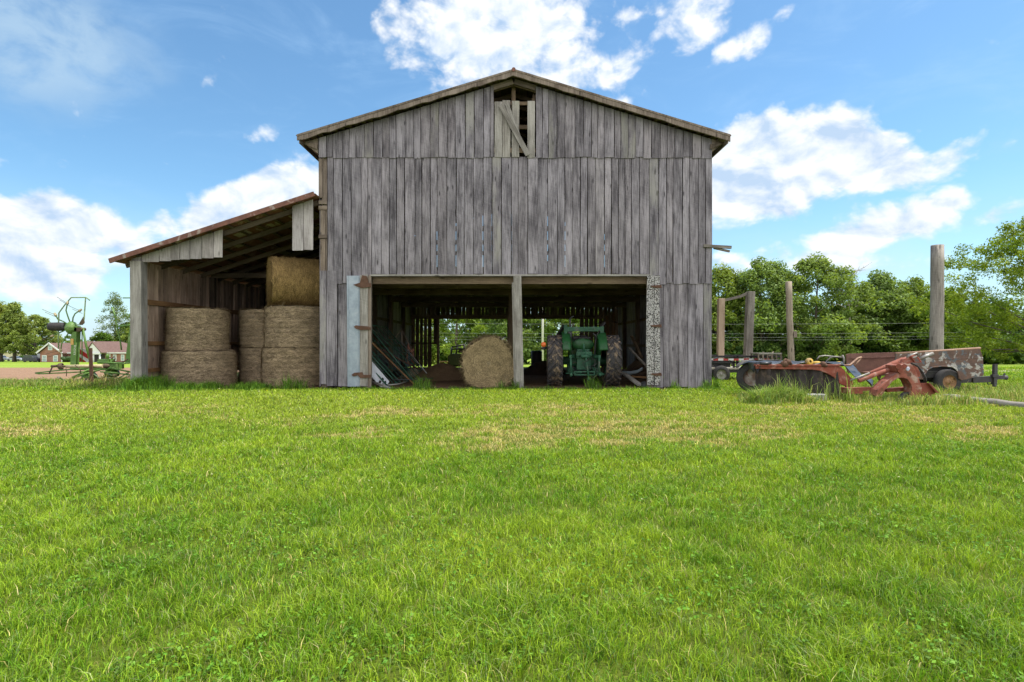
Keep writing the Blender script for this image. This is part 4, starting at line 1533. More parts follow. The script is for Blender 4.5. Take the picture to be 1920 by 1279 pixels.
b.build('marker_lamp', paint('orange_lens', (.75, .17, .04), (.65, .14, .03), rough=.25, grime=.1), lamp)
# three point linkage
b = MB()
for s in (-1, 1):
    b.bar(T(s * .30, -.25, .98), T(s * .46, -.78, .98), .07, .09)
    b.tube([T(s * .45, -.75, .96), T(s * .44, -.80, .46)], .030, 8)
    b.bar(T(s * .28, .1, .50), T(s * .45, -.95, .42), .04, .09)
    b.ball(T(s * .45, -1.0, .42), (.05, .06, .06), 10, 6)
b.tube([T(.03, -.40, 1.18), T(.06, -.55, .9), T(.12, -.78, .30)], .030, 8)
b.ball(T(.125, -.8, .27), (.06, .05, .07), 10, 6)
b.tube([T(0, -.4, 1.1), T(0, -.42, 1.38)], .035, 8)
b.tube([T(-.12, -.52, .98), T(.20, -.52, .98)], .06, 10)
b.build('hitch_arms', TPALE, tr)
b = MB()
for z in (.40, .50):
    b.box(T(0, -.62, z), (.62, .05, .04), (0, 0, R(-2)))
for x in (-.31, .31):
    b.box(T(x, -.62, .45), (.05, .05, .14), (0, 0, R(-2)))
b.tube([T(-.6, -.6, .44), T(-.1, -.62, .46)], .02, 6)
b.bar(T(.28, -.5, .62), T(.58, -.72, .40), .16, .04)
b.build('drawbar', TPALE, tr)
b = MB()
b.tube([T(.16, -.45, 1.0), T(.34, -.6, .86), T(.30, -.7, .66), T(.42, -.72, .5)], .013, 5)
b.tube([T(.2, -.42, 1.02), T(.10, -.62, .86), T(-.06, -.64, .78), T(.02, -.6, .62), T(.25, -.66, .6)], .012, 5)
b.tube([T(.05, -.5, .62), T(.28, -.7, .70), T(.46, -.66, .8)], .012, 5)
b.tube([T(.12, -.8, .27), T(.32, -.85, .36), T(.5, -.7, .46)], .012, 5)
b.build('hoses', BLACK, tr)
# ================================================================== OLD MACHINES ON THE RIGHT
RED = paint('weathered_red_paint', (.26, .068, .040), (.185, .052, .033), patch=(.36, .20, .15), psc=5, pth=(.52, .72), rough=.75, grime=.4, patch2=(.13, .06, .035), p2th=(.58, .68))
REDP = paint('chalky_red_paint', (.31, .105, .07), (.22, .07, .047), patch=(.40, .29, .23), psc=5, pth=(.5, .7), patch2=(.13, .06, .04), p2th=(.56, .66), rough=.8, grime=.3)
TARP = paint('black_tarpaulin', (.020, .020, .022), (.028, .028, .03), patch=(.09, .09, .095), psc=6, pth=(.62, .8), rough=.38, grime=.25, gcol=(.12, .11, .10), spec=.6)
CURT = paint('dark_canvas', (.040, .033, .030), (.028, .024, .022), patch=(.08, .06, .045), psc=3, rough=.9, grime=.4)
STEEL = paint('dull_steel', (.30, .29, .27), (.20, .18, .16), metal=.4, rough=.5, grime=.4, gcol=(.2, .11, .06))
YEL = paint('yellow_parts', (.55, .36, .05), (.40, .25, .05), rough=.7, patch=(.3, .2, .08))


def poly_px(pts, Y, sc=1.0, ox=0, oy=0):
    r = [P(ox + x / sc, oy + y / sc, Y) for x, y in pts]
    return [(p.x, p.z) for p in r]


Z3 = dict(sc=1920 / 270, ox=1370, oy=640)
Z2 = dict(sc=6.4, ox=1600, oy=640)
def q3(x, y, Y): return P(1370 + x / Z3['sc'], 640 + y / Z3['sc'], Y)
def q2(x, y, Y): return P(1600 + x / 6.4, 640 + y / 6.4, Y)


YM = 14.1
mw = thing('mower_conditioner', 'old red hay mower with a black tarpaulin and arched hitch in long grass', 'mower', (8.0, YM, 0))
b = MB()
b.prism(poly_px([(340, 322), (1430, 330), (1480, 345), (1620, 500), (1640, 565), (1600, 650), (1560, 690), (1540, 600), (1440, 560), (1380, 480), (1290, 430), (1200, 395), (1100, 378), (340, 368)], YM, **Z3), .07, (0, YM, 0))
b.box(q3(880, 320, YM + .10) + Vector((0, .0, 0)), (2.05, .25, .05))
b.build('front_beam', RED, mw, bevel=.008)
b = MB()
x0, x1 = q3(345, 0, YM).x, q3(1470, 0, YM).x
b.sheet(lambda u, v: (x0 + (x1 - x0) * u, YM + .10 + .05 * math.sin(u * 31 + v) + .03 * math.sin(u * 71) - .12 * v, .80 - (.80 - .02) * v), 70, 10, thick=.012)
b.build('curtain', CURT, mw)
b = MB()


def deck(u, v):
    x = 6.12 + (8.25 - 6.12) * u
    y = YM + .05 + 1.35 * v
    z = .875 + .05 * float(fbm(x * 2.5, y * 2.5, 91)) + .025 * math.sin(u * 26 + v * 5)
    if u < .14:
        z -= (1 - u / .14) ** 2 * .10 * v
        y += (.14 - u) * 2.2 * (1 - v)
    return (x, y, z)


b.sheet(deck, 60, 22, thick=.015)


def flap(u, v):
    p = q3(1440, 318, YM).lerp(q3(1880, 600, YM - .15), u)
    p2 = q3(1560, 300, YM + .9).lerp(q3(1905, 560, YM + .7), u)
    r = p.lerp(p2, v)
    return r + Vector((0, 0, .05 * math.sin(u * 9 + v * 6) + .05 * float(fbm(u * 5, v * 5, 95))))


b.sheet(flap, 30, 14, thick=.015)


def drape(u, v):
    top = q3(230, 275, YM + .5).lerp(q3(430, 290, YM - .02), u)
    bot = q3(255, 380, YM + .5).lerp(q3(350, 470, YM - .06), u)
    r = top.lerp(bot, v * (1 - .35 * abs(math.sin(u * 7))))
    return r + Vector((.03 * math.sin(u * 17), -.05 * math.sin(u * 13) * v, 0))


b.sheet(drape, 24, 10, thick=.012)
b.tube([q3(540, 285, YM - .03), q3(470, 296, YM - .05), q3(390, 292, YM - .02)], .035, 8)
b.build('tarpaulin', TARP, mw)
# left wheel under its old fender
b = MB()
c = q3(285, 425, 15.0)
c.z = .50
b.lathe([(.22, -.10), (.33, -.105), (.38, -.08), (.392, 0), (.38, .08), (.33, .105), (.22, .10)], c, (-.35, -1, 0), 32)
wl = b.build('wheel', RUBBER, mw)
b = MB()
b.lathe([(.225, .085), (.21, .05), (.19, -.02), (.08, 0), (0, .02)], c, (-.35, -1, 0), 24)
b.build('rim', paint('white_rust_rim', (.42, .38, .34), (.25, .15, .1), patch=(.2, .09, .05), psc=7), wl)
b = MB()
b.sheet(lambda u, v: c + Vector((.43 * math.cos(R(80 + 62 * u)), -.13 + .26 * v, math.sin(R(80 + 62 * u)) * .46)) + Vector((-.06, 0, -.02)), 14, 4, thick=.02)
b.build('fender', paint('dusty_black', (.07, .065, .06), (.12, .11, .10), grime=.3, gcol=(.2, .18, .15)), mw)
# rust lumps, yellow guards, bent rods on the deck
b = MB()
for (x, y, w, h) in ((1230, 305, .075, .07), (1260, 320, .06, .05)):
    b.ball(q3(x, y, YM + .0), (w, .07, h), 10, 7)
b.build('gear_lump', RUST, mw)
b = MB()
for (x, y, w, h) in ((720, 300, .11, .085), (760, 275, .07, .06)):
    b.ball(q3(x, y, YM + .0), (w, .07, h), 10, 7)
b.tube([q3(700, 290, YM - .03), q3(730, 240, YM), q3(790, 265, YM), q3(810, 320, YM - .03)], .03, 6)
b.build('gear_lump', RUST, mw)
b = MB()
b.lathe([(.035, -.05), (.09, -.05), (.10, 0), (.09, .05), (.035, .05)], q3(1045, 275, YM + .1), (.3, -1, .3), 14)
b.build('yellow_guard', YEL, mw)
b = MB()
b.ball(q3(1150, 290, YM + .2), (.12, .08, .05), 10, 6)
b.build('yellow_cap', YEL, mw)
b = MB()
b.ball(q3(1445, 290, YM + .5), (.07, .06, .045), 8, 6)
b.build('yellow_cap', YEL, mw)
b = MB()
b.tube([q3(1150, 240, YM + .3), q3(1185, 200, YM + .3), q3(1260, 192, YM + .3), q3(1480, 215, YM + .3)], .018, 6)
b.tube([q3(1270, 270, YM + .3), q3(1330, 215, YM + .3), q3(1400, 202, YM + .3), q3(1500, 212, YM + .3)], .016, 6)
b.tube([q3(1490, 185, YM + .3), q3(1508, 230, YM + .3), q3(1505, 320, YM + .3)], .024, 6)
b.build('bent_rods', STEEL, mw)
b = MB()
b.tube([q3(1460, 320, YM + .2), q3(1590, 320, YM + .3), q3(1700, 225, YM + .35), q3(1745, 215, YM + .35)], .03, 6)
b.tube([q3(1650, 330, YM + .3), q3(1735, 225, YM + .35)], .022, 6)
b.build('frame_pipe', paint('tan_pipe', (.30, .19, .12), (.22, .12, .08), grime=.3), mw)
# hitch: hydraulic arms
YH = 13.75
b = MB()
b.tube([q2(60, 475, YH), q2(260, 400, YH), q2(530, 310, YH)], [.052, .056, .06], 10)
b.tube([q2(200, 378, YH + .15), q2(420, 300, YH + .15), q2(600, 225, YH + .1)], [.035, .07, .075], 10)
b.prism(poly_px([(590, 215), (690, 180), (720, 245), (715, 270), (560, 275)], YH, **Z2), .16, (0, YH - .02, 0))
b.build('lift_arm', REDP, mw, bevel=.006)
b = MB()
b.tube([q2(-40, 470, YH - .02), q2(195, 380, YH - .0)], .022, 8)
b.build('cylinder_rod', STEEL, mw)
b = MB()
b.tube([q2(790, 212, YH + .1), q2(955, 145, YH + .1)], .042, 10)
b.tube([q2(640, 190, YH), q2(765, 140, YH), q2(775, 170, YH)], .025, 6)
b.build('cylinder_rod', STEEL, mw)
b = MB()
b.bar(q2(690, 185, YH - .05), q2(735, 250, YH - .05), .05, .02)
b.bar(q2(735, 250, YH - .05), q2(812, 250, YH - .05), .05, .025)
b.bar(q2(812, 250, YH - .05), q2(770, 190, YH), .05, .03)
b.bar(q2(690, 185, YH - .05), q2(760, 150, YH + .05), .05, .03)
b.build('bracket', RED, mw)
# arch
b = MB()
YA = 13.45
arch = [(268, 655), (300, 585), (400, 480), (540, 375), (590, 285), (640, 272), (705, 280), (745, 340), (790, 450), (825, 560), (825, 625), (785, 715), (770, 735), (690, 738), (668, 690), (700, 620), (705, 560), (690, 510), (655, 460), (600, 438), (545, 440), (470, 485), (390, 575), (345, 650), (330, 672)]
b.prism(poly_px(arch, YA, **Z2), .30, (0, YA, 0))
b.build('arch', REDP, mw, bevel=.012)
b = MB()
b.prism(poly_px([(520, 290), (560, 278), (590, 290), (600, 340), (570, 395), (540, 360)], YA - .05, **Z2), .40, (0, YA - .04, 0))
b.prism(poly_px([(700, 285), (760, 300), (800, 380), (795, 430), (765, 430)], YA + .32, **Z2), .02, (0, YA + .31, 0))
b.cyl(q2(545, 300, YA - .12), q2(545, 300, YA + .4), .06, n=12)
b.cyl(q2(612, 300, YA - .02), q2(612, 300, YA + .3), .055, n=12)
b.build('arch_plates', RED, mw)
b = MB()
b.prism(poly_px([(0, 560), (235, 552), (235, 590), (0, 605)], YH, **Z2), .16, (0, YH, 0))
b.box(q2(-20, 590, YH + .1), (.35, .3, .14))
b.build('tongue', RED, mw)
b = MB()
b.prism(poly_px([(415, 575), (660, 552), (675, 600), (430, 612)], YH, **Z2), .16, (0, YH + .05, 0))
b.build('cross_member', RED, mw)
b = MB()
b.ball(q2(655, 332, YA - .005), (.045, .012, .052), 14, 8)
b.build('round_sticker', paint('pale_blue_sticker', (.42, .44, .56), (.5, .52, .62), grime=.2), mw)
b = MB()
b.prism(poly_px([(810, 502), (888, 502), (985, 612), (945, 728), (850, 705), (826, 640)], YA + .05, **Z2), .04, (0, YA + .05, 0))
b.prism(poly_px([(890, 500), (905, 500), (1022, 622), (985, 618)], YA + .0, **Z2), .14, (0, YA - .04, 0))
b.build('shield', paint('dark_red_shield', (.22, .055, .035), (.16, .045, .03), patch=(.42, .36, .26), psc=3, pth=(.66, .75)), mw)
b = MB()
b.tube([q2(700, 262, YA + .0), q2(770, 295, YA + .1), q2(830, 370, YA + .1), q2(868, 440, YA + .1), q2(878, 495, YA + .1)], .018, 8)
b.tube([q2(690, 262, YA + .02), q2(780, 310, YA + .12), q2(845, 440, YA + .12), q2(850, 495, YA + .12)], .012, 8)
b.tube([q2(505, 740, YA), q2(560, 690, YA + .1), q2(600, 640, YA + .1), q2(690, 630, YA + .15), q2(720, 680, YA + .15)], .06, 10)
b.build('hose', BLACK, mw)
b = MB()
b.tube([q2(680, 735, YA + .1), q2(780, 742, YA + .1)], .045, 8)
b.build('hitch_foot', RUST, mw)
b = MB()
b.tube([q2(740, 735, YA), q2(850, 745, YA)], .03, 6)
b.build('hitch_pin', RUST, mw)
b = MB()
b.tube([q2(290, 400, YH), q2(310, 460, YH), q2(325, 410, YH)], .03, 6)
b.build('chain', RUST, mw)

# ------------------------------------------------------------------ trailer made from a pickup bed
YB = 15.6
BEDP = paint('flaking_truck_paint', (.165, .095, .07), (.105, .07, .057), patch=(.40, .38, .35), psc=3.6, pth=(.53, .58), patch2=(.11, .125, .14), p2th=(.53, .60), rough=.75, grime=.5, gsc=5, gcol=(.10, .06, .04))
BEDIN = paint('red_primer_inside', (.20, .105, .078), (.14, .075, .058), rough=.8, grime=.35)
bd = thing('bed_trailer', 'rusty trailer made from an old pickup bed with flaking paint', 'trailer', (11.8, YB, 0))
b = MB()
side = [(512, 152), (512, 330), (560, 420), (780, 455), (830, 460), (850, 400), (890, 340), (950, 310), (1060, 298), (1180, 303), (1235, 335), (1262, 385), (1270, 450), (1300, 470), (1440, 440), (1500, 425), (1568, 412), (1566, 330), (1555, 190), (1530, 120), (1518, 88)]
# the side panel is pressed: bulging in the middle, so built as bands at different depths
b.prism(poly_px(side, YB, **Z2), .05, (0, YB, 0))
for (ya, yb_, dpt) in ((205, 212, .012), (290, 296, .010)):
    b.prism(poly_px([(515, ya + 18), (1555, ya - 8), (1556, yb_ - 8), (515, yb_ + 18)], YB, **Z2), .02, (0, YB - dpt, 0))
# rolled lip round the wheel opening
lip = [(830, 460), (850, 400), (890, 340), (950, 310), (1060, 298), (1180, 303), (1235, 335), (1262, 385), (1270, 450)]
b.tube([q2(x, y, YB - .005) for x, y in lip], .022, 6)
b.build('side_panel', BEDP, bd, bevel=.012)
b = MB()
b.tube([q2(508, 150, YB + .03), q2(1000, 118, YB + .03), q2(1522, 84, YB + .03)], .035, 8)
RAILM = paint('rusty_tan_rail', (.32, .20, .13), (.22, .12, .08), grime=.3)
b.build('top_rail', RAILM, bd)
b = MB()
b.tube([q2(508, 150, YB + 1.6), q2(1000, 118, YB + 1.6), q2(1522, 84, YB + 1.6)], .035, 8)
b.build('top_rail', RAILM, bd)
b = MB()
A0, B0 = q2(512, 160, YB), q2(1545, 110, YB)
far = Vector((0, 1.6, 0))
for dx, X in ((-1.0, A0), ):
    pass
pl = [(A0.x - .42, A0.z - .02), (A0.x - .30, A0.z - .0), (B0.x, B0.z - .03), (B0.x, .66), (A0.x - .35, .50), (A0.x - .40, .62)]
b.prism(pl, .05, (0, YB + 1.6, 0))
b.prism([(A0.x, .48), (B0.x, .66), (B0.x, .72), (A0.x, .54)], 1.2, (0, YB + .40, 0))
b.prism([(B0.x - .02, .5), (B0.x + .03, .5), (B0.x + .03, B0.z - .05), (B0.x - .02, B0.z - .02)], 1.5, (0, YB + .06, 0))
b.bar((A0.x - .3, YB + 1.55, .95), (B0.x, YB + 1.55, 1.05), .03, .03)
b.build('bed', BEDIN, bd)
b = MB()
cw = Vector((12.03, YB + .14, .335))
b.lathe([(.19, -.10), (.29, -.105), (.335, -.08), (.345, 0), (.335, .08), (.29, .105), (.19, .10)], cw, (0, -1, 0), 36)
w1 = b.build('wheel', RUBBER, bd)
b = MB()
b.lathe([(.195, .10), (.18, .08), (.165, .03), (.12, .055), (.10, .035), (.07, .07), (.05, .09), (0, .09)], cw, (0, -1, 0), 28)
for k in range(8):
    a = k * math.pi / 4
    b.cyl(cw + Vector((math.cos(a) * .14, -.03, math.sin(a) * .14)), cw + Vector((math.cos(a) * .14, -.055, math.sin(a) * .14)), .025, n=8)
b.build('rim', paint('rusty_tan_rim', (.34, .20, .09), (.20, .10, .05), patch=(.10, .05, .03), psc=14), w1)
b = MB()
c2 = cw + Vector((0, 1.3, 0))
b.lathe([(.05, -.10), (.29, -.105), (.335, -.08), (.345, 0), (.335, .08), (.29, .105), (.05, .10)], c2, (0, -1, 0), 24)
b.build('wheel', RUBBER, bd)
b = MB()
b.prism([(cw.x - .75, .45), (cw.x + .75, .42), (cw.x + .75, .62), (cw.x - .75, .62)], 1.3, (0, YB + .2, 0))
b.cyl(cw, c2, .05, n=10)
b.prism(poly_px([(770, 300), (1300, 290), (1300, 470), (770, 455)], YB + .3, **Z2), .04, (0, YB + .30, 0))
b.prism(poly_px([(1180, 330), (1260, 400), (1265, 470), (1230, 480), (1190, 400), (1130, 370)], YB + .06, **Z2), .05, (0, YB + .06, 0))
b.build('chassis', BLACK, bd)
TONG = paint('grey_black_steel', (.075, .075, .08), (.05, .048, .048), grime=.35, gcol=(.16, .09, .05), rough=.6)
b = MB()
b.bar(q2(1200, 478, YB + .75), q2(1560, 455, YB + .75), .12, .13)
b.bar(q2(1420, 462, YB + .7), q2(1700, 452, YB + .7), .12, .17)
b.bar(q2(1690, 438, YB + .7), q2(1800, 432, YB + .7), .10, .10)
b.tube([q2(1790, 434, YB + .7), q2(1838, 436, YB + .7)], [.05, .07], 8)
b.bar(q2(1800, 418, YB + .7), q2(1818, 385, YB + .7), .04, .03)
b.tube([q2(1600, 480, YB + .7), q2(1620, 520, YB + .7), q2(1650, 510, YB + .7), q2(1680, 470, YB + .7)], .015, 5)
b.build('drawbar', TONG, bd)
b = MB()
b.bar(q2(1700, 272, YB + .62), q2(1692, 520, YB + .62), .09, .09)
b.cyl(q2(1692, 520, YB + .62), q2(1692, 545, YB + .62), .05, n=8)
b.bar(q2(1660, 415, YB + .6), q2(1730, 412, YB + .6), .10, .08)
b.build('jack', TONG, bd)

# ------------------------------------------------------------------ black utility trailer
YT = 21.2
ut = thing('utility_trailer', 'black utility trailer with red and white reflective tape behind the barn corner', 'trailer', (9, YT, 0))
b = MB()
zt, z1, z0_ = P(0, 668.5, YT).z, P(0, 677, YT).z, P(0, 691, YT).z
xa, xb = 6.4, P(1465, 0, YT).x
b.box(((xa + xb) / 2, YT, zt), (xb - xa, .06, .07))
b.box(((xa + xb) / 2, YT + 1.8, zt), (xb - xa, .06, .07))
b.box(((xa + xb) / 2, YT, z1 - .05), (xb - xa, .06, .06))
b.box(((xa + xb) / 2, YT, z0_ - .09), (xb - xa, .07, .12))
for x in (xa, P(1376, 0, YT).x, P(1382, 0, YT).x, 8.9, xb):
    for y in (YT, YT + 1.8):
        b.box((x, y, (zt + z0_) / 2 - .05), (.07, .06, zt - z0_ + .1))
b.box(((xa + xb) / 2, YT + .9, z0_ - .09), (xb - xa, 1.7, .06))
b.build('frame', BLACK, ut)
b = MB()
b.box(((xa + xb) / 2, YT - .01, z0_), (xb - xa, .10, .06))
b.box(((xa + xb) / 2, YT + .9, z0_ - .01), (xb - xa, 1.72, .04))
b.build('deck', paint('grey_deck_board', (.48, .43, .36), (.35, .31, .26), grime=.3), ut)
b = MB()
b2 = MB()
for k in range(12):
    xk = P(1336 + k * 9.6, 0, YT).x
    if xk > xb - .2:
        break
    xl_ = xk
m_, t_, b_ = newmat('reflective_tape')
ox_ = nd(t_, 'ShaderNodeSeparateXYZ', {0: nd(t_, 'ShaderNodeTexCoord').outputs['Object']}).outputs[0]
st_ = M(t_, 'GREATER_THAN', M(t_, 'FRACT', M(t_, 'MULTIPLY', ox_, 1 / .38)), .5)
t_.links.new(MIX(t_, st_, (.40, .035, .03), (.66, .65, .63)), b_.inputs['Base Color'])
xs0 = P(1328, 0, YT).x
b.box(((xs0 + xl_) / 2, YT - .035, z1 + .055), (xl_ - xs0, .008, .075))
b.build('reflective_tape', m_, ut)
for x in (P(1351, 0, YT).x, P(1351, 0, YT).x - .95):
    b = MB()
    c = Vector((x, YT - .02, P(0, 702, YT).z))
    b.lathe([(.19, -.1), (.30, -.1), (.33, -.06), (.33, .06), (.30, .1), (.19, .1)], c, (0, -1, 0), 28)
    w = b.build('wheel', RUBBER, ut)
    b = MB()
    b.lathe([(.19, .09), (.15, .03), (.06, .06), (0, .07)], c, (0, -1, 0), 20)
    b.build('rim', STEEL, w)
b = MB()
b.sheet(lambda u, v: (P(1336, 0, YT).x - .2 + 1.0 * u, YT - .05 + .25 * v, .58 + .30 * math.sin(u * math.pi) ** .6), 16, 3, thick=.02)
b.build('mudguard', BLACK, ut)
b = MB()
b.box((P(1356, 0, YT).x, YT + .45, z0_ + .17), (.72, .5, .26))
b.build('cargo_box', paint('grey_speckled_box', (.10, .10, .11), (.05, .05, .05), patch=(.26, .25, .25), psc=12), loc=(P(1356, 0, YT).x, YT + .45, z0_), label='dark speckled box lying on the utility trailer deck', cat='box', bevel=.02)
g = thing('slatted_rack', 'weathered open slatted rack on the end of the utility trailer', 'rack', tuple(P(1437, 676, 20.6)))
b = MB()
Yk = 20.6
ra, rb = P(1422, 663, Yk), P(1464, 663, Yk)
for y in (0, .6):
    b.bar(ra + Vector((0, y, 0)), rb + Vector((0, y, 0)), .05, .05)
    b.bar(ra + Vector((0, y, -.24)), rb + Vector((0, y, -.24)), .05, .04)
for k in range(5):
    p = ra.lerp(rb, k / 4)
    b.bar(p, p + Vector((0, .6, 0)), .10, .03)
b.build('slats', W_POST, g)
b = MB()
for k in range(6):
    p = ra.lerp(rb, k / 5)
    for y in (0, .6):
        b.bar(p + Vector((0, y, 0)), p + Vector((0, y, -.26)), .045, .04)
b.tube([ra + Vector((.2, .3, -.2)), ra + Vector((.3, .3, .05)), ra + Vector((.5, .2, -.1)), ra + Vector((.7, .35, .06))], .02, 6)
b.build('rack_posts', W_TRIM, g)
b = MB()
b.box((ra.lerp(rb, .5).x, Yk + .3, z0_ + .18), (rb.x - ra.x, .7, .30))
b.build('rack_base', BLACK, g)

# ------------------------------------------------------------------ posts
def post(name, label, mt, x0, x1, yt, Y, zb=-.25, lean_px=0, rnd=True, grp='old posts standing beyond the mower'):
    pt, pb = P((x0 + x1) / 2, yt, Y), P((x0 + x1) / 2 + lean_px, HZ, Y)
    pb.z = gz1(pb.x, Y) + zb
    r = (x1 - x0) / F * Y / 2
    b = MB()
    if rnd:
        N = 9
        pts = [pb.lerp(pt, k / N) for k in range(N + 1)]
        b.tube([p + Vector((random.uniform(-.01, .01), 0, 0)) for p in pts], [r * (1.05 - .08 * k / N) for k in range(N + 1)], 14)
    else:
        b.bar(pb, pt, 2 * r, 2 * r)
    return b.build(name, mt, loc=(pb.x, Y, gz1(pb.x, Y)), label=label, cat='post', group=grp, bevel=0 if rnd else .01)


post('wooden_post', 'pale square sawn post joined to its neighbour by a sagging rail', W_NEW, 1346.5, 1357.5, 560, 23.0, lean_px=-2, rnd=False)
post('wooden_post', 'grey brown post leaning slightly at the other end of the sagging rail', W_LOG, 1400.5, 1413.5, 547, 22.3, lean_px=-7, rnd=False)
post('wooden_post', 'slim round brown post with a small block, behind the mower', wood('brown_round_wood', (.30, .25, .19), (.12, .095, .07), moss=.4, rng=.1), 1472.5, 1484, 528, 18.2, lean_px=7)
post('wooden_post', 'thickest tallest weathered post rising behind the rusty bed trailer', W_LOG, 1747, 1769, 460, 18.6, lean_px=-3)
b = MB()
b.box(P(1490, 627, 18.15), (.10, .12, .20))
b.build('post_block', W_TRIM, loc=tuple(P(1490, 630, 18.15)), label='small wood block nailed to the slim brown post', cat='block')
b = MB()
rp = [P(1358, 563, 23), P(1372, 560, 22.8), P(1388, 556, 22.5), P(1402, 550, 22.3)]
for p, q_ in zip(rp[:-1], rp[1:]):
    b.bar(p, q_ + (q_ - p) * .04, .06, .10)
b.build('sagging_rail', W_LOG, loc=tuple(rp[0]), label='sagging grey rail nailed between two posts', cat='rail')
# log and block in the grass
b = MB()
la, lb_ = Vector((10.6, 14.0, .06)), Vector((10.95, 11.3, .07))
b.tube([la.lerp(lb_, k / 8) + Vector((0, 0, .012 * math.sin(k * 2.0))) for k in range(9)], [.09 + .012 * math.sin(k) for k in range(9)], 12)
b.build('fallen_pole', W_LOG, loc=(10.8, 12.6, 0), label='long grey pole lying in the grass at the edge of view', cat='log')
b = MB()
c = P(1528, 750, 13.6)
b.box((c.x, 13.6, .11), (.45, .22, .15), (0, 0, R(-4)))
b.build('concrete_block', paint('concrete', (.42, .41, .40), (.34, .33, .32), grime=.2), loc=(c.x, 13.6, 0), label='flat grey concrete block in the grass before the mower', cat='block', bevel=.012)
# ================================================================== HAY TEDDER (left)
KG = paint('light_green_paint', (.115, .225, .045), (.09, .18, .04), patch=(.19, .29, .10), psc=3, rough=.5, grime=.2, gcol=(.2, .2, .12))
KP = paint('faded_green_paint', (.27, .36, .20), (.19, .29, .13), rough=.6, grime=.25, gcol=(.25, .25, .15))
KC = paint('cream_paint', (.52, .44, .27), (.42, .34, .2), rough=.6, grime=.3)
KB = paint('brown_joint', (.12, .085, .05), (.07, .05, .035), rough=.8)
YK = 19.6
def q1(x, y, Y=YK): return P(60 + x / 6.395, 540 + y / 6.395, Y)


td = thing('hay_tedder', 'green rotary hay tedder folded upright beside the lean-to post', 'hay tedder', tuple(Vector((q1(550, 0).x, YK, 0))))
PLx = q1(527, 690)
b = MB()
b.bar(q1(535, 455), q1(512, 918), .165, .20)
b.prism([(p.x, p.z) for p in (q1(545, 590), q1(590, 470), q1(560, 470))], .1, (0, YK - .05, 0))
b.build('mast', KG, td, bevel=.01)
b = MB()
fc = bpy.data.curves.new('lettering', 'FONT')
fc.body = 'KRONE'
fc.size = .10
fc.extrude = .004
fc.align_x = 'CENTER'
fo = bpy.data.objects.new('lettering', fc)
col.objects.link(fo)
bpy.context.view_layer.update()
me = bpy.data.meshes.new_from_object(fo.evaluated_get(bpy.context.evaluated_depsgraph_get()))
bpy.data.objects.remove(fo)
lc_ = q1(548, 745)
mrot = Matrix.Translation(Vector((lc_.x + .03, YK - .125, lc_.z))) @ Matrix.Rotation(R(90), 4, 'X') @ Matrix.Rotation(R(87), 4, 'Z')
b.add([mrot @ v.co for v in me.vertices], [tuple(p.vertices) for p in me.polygons])
bpy.data.meshes.remove(me)
b.build('lettering', paint('cream_letters', (.62, .66, .52), grime=0), td)
b = MB()
b.box(q1(512, 645) + Vector((0, -.115, 0)), (.10, .012, .20))
b.build('warning_decal', paint('yellow_decal', (.60, .40, .12), (.55, .33, .1), grime=.2), td)
# light coloured side of the mast and the stay bars
b = MB()
b.tube([q1(608, 480), q1(643, 660), q1(700, 890)], .036, 8)
b.tube([q1(600, 510), q1(600, 890)], .016, 8)
b.build('stay', KG, td)
b = MB()
st = [(q1(566, 735), q1(690, 735), q1(700, 890), q1(562, 860))]
b.prism([(p.x, p.z) for p in (q1(570, 722, YK + .25), q1(690, 745, YK + .25), q1(706, 888, YK + .25), q1(562, 868, YK + .25))], .012, (0, YK + .25, 0))
wb = b.build('warning_board', paint('white_board', (.66, .65, .63), grime=.15), td)
b = MB()
for pl in (((573, 735), (573, 790), (670, 850), (672, 800)), ((564, 825), (562, 868), (606, 890), (650, 886))):
    b.prism([(p.x, p.z) for p in [q1(x, y, YK + .245) for x, y in pl]], .006, (0, YK + .242, 0))
b.build('red_stripe', paint('signal_red', (.42, .02, .02), (.36, .02, .02), grime=.1), wb)


def rotor(par, hub, axis, wheel_dir, arms, mtl=KG):
    """rotor: dome, curved arms ending in tine holders with two spring tines each"""
    b = MB()
    x, y, z = perp(Vector(axis))
    b.lathe([(0, .16), (.08, .15), (.16, .10), (.22, .02), (.235, -.05), (.20, -.14), (.12, -.17), (0, -.18)], hub, axis, 20)
    b.build('rotor_hub', mtl, par)
    for pts, e in arms:
        b = MB()
        b.tube(pts, [.021] * len(pts), 7)
        a_ = b.build('rotor_arm', KP if random.random() < .4 else mtl, par)
        b = MB()
        b.ball(pts[-1], (.05, .045, .045), 8, 6)
        d = (pts[-1] - pts[-2]).normalized()
        b.cyl(pts[-1] - d * .02, pts[-1] + d * .08, .035, n=8)
        b.build('tine_holder', KC, a_)
        if e is not None:
            b = MB()
            for k in (0, 1):
                o = Vector((.04, .02, -.06)) * k * 1.6
                b.tube([pts[-1] + o, pts[-1] + o + e], .007, 5)
            b.build('tines', KB, a_)


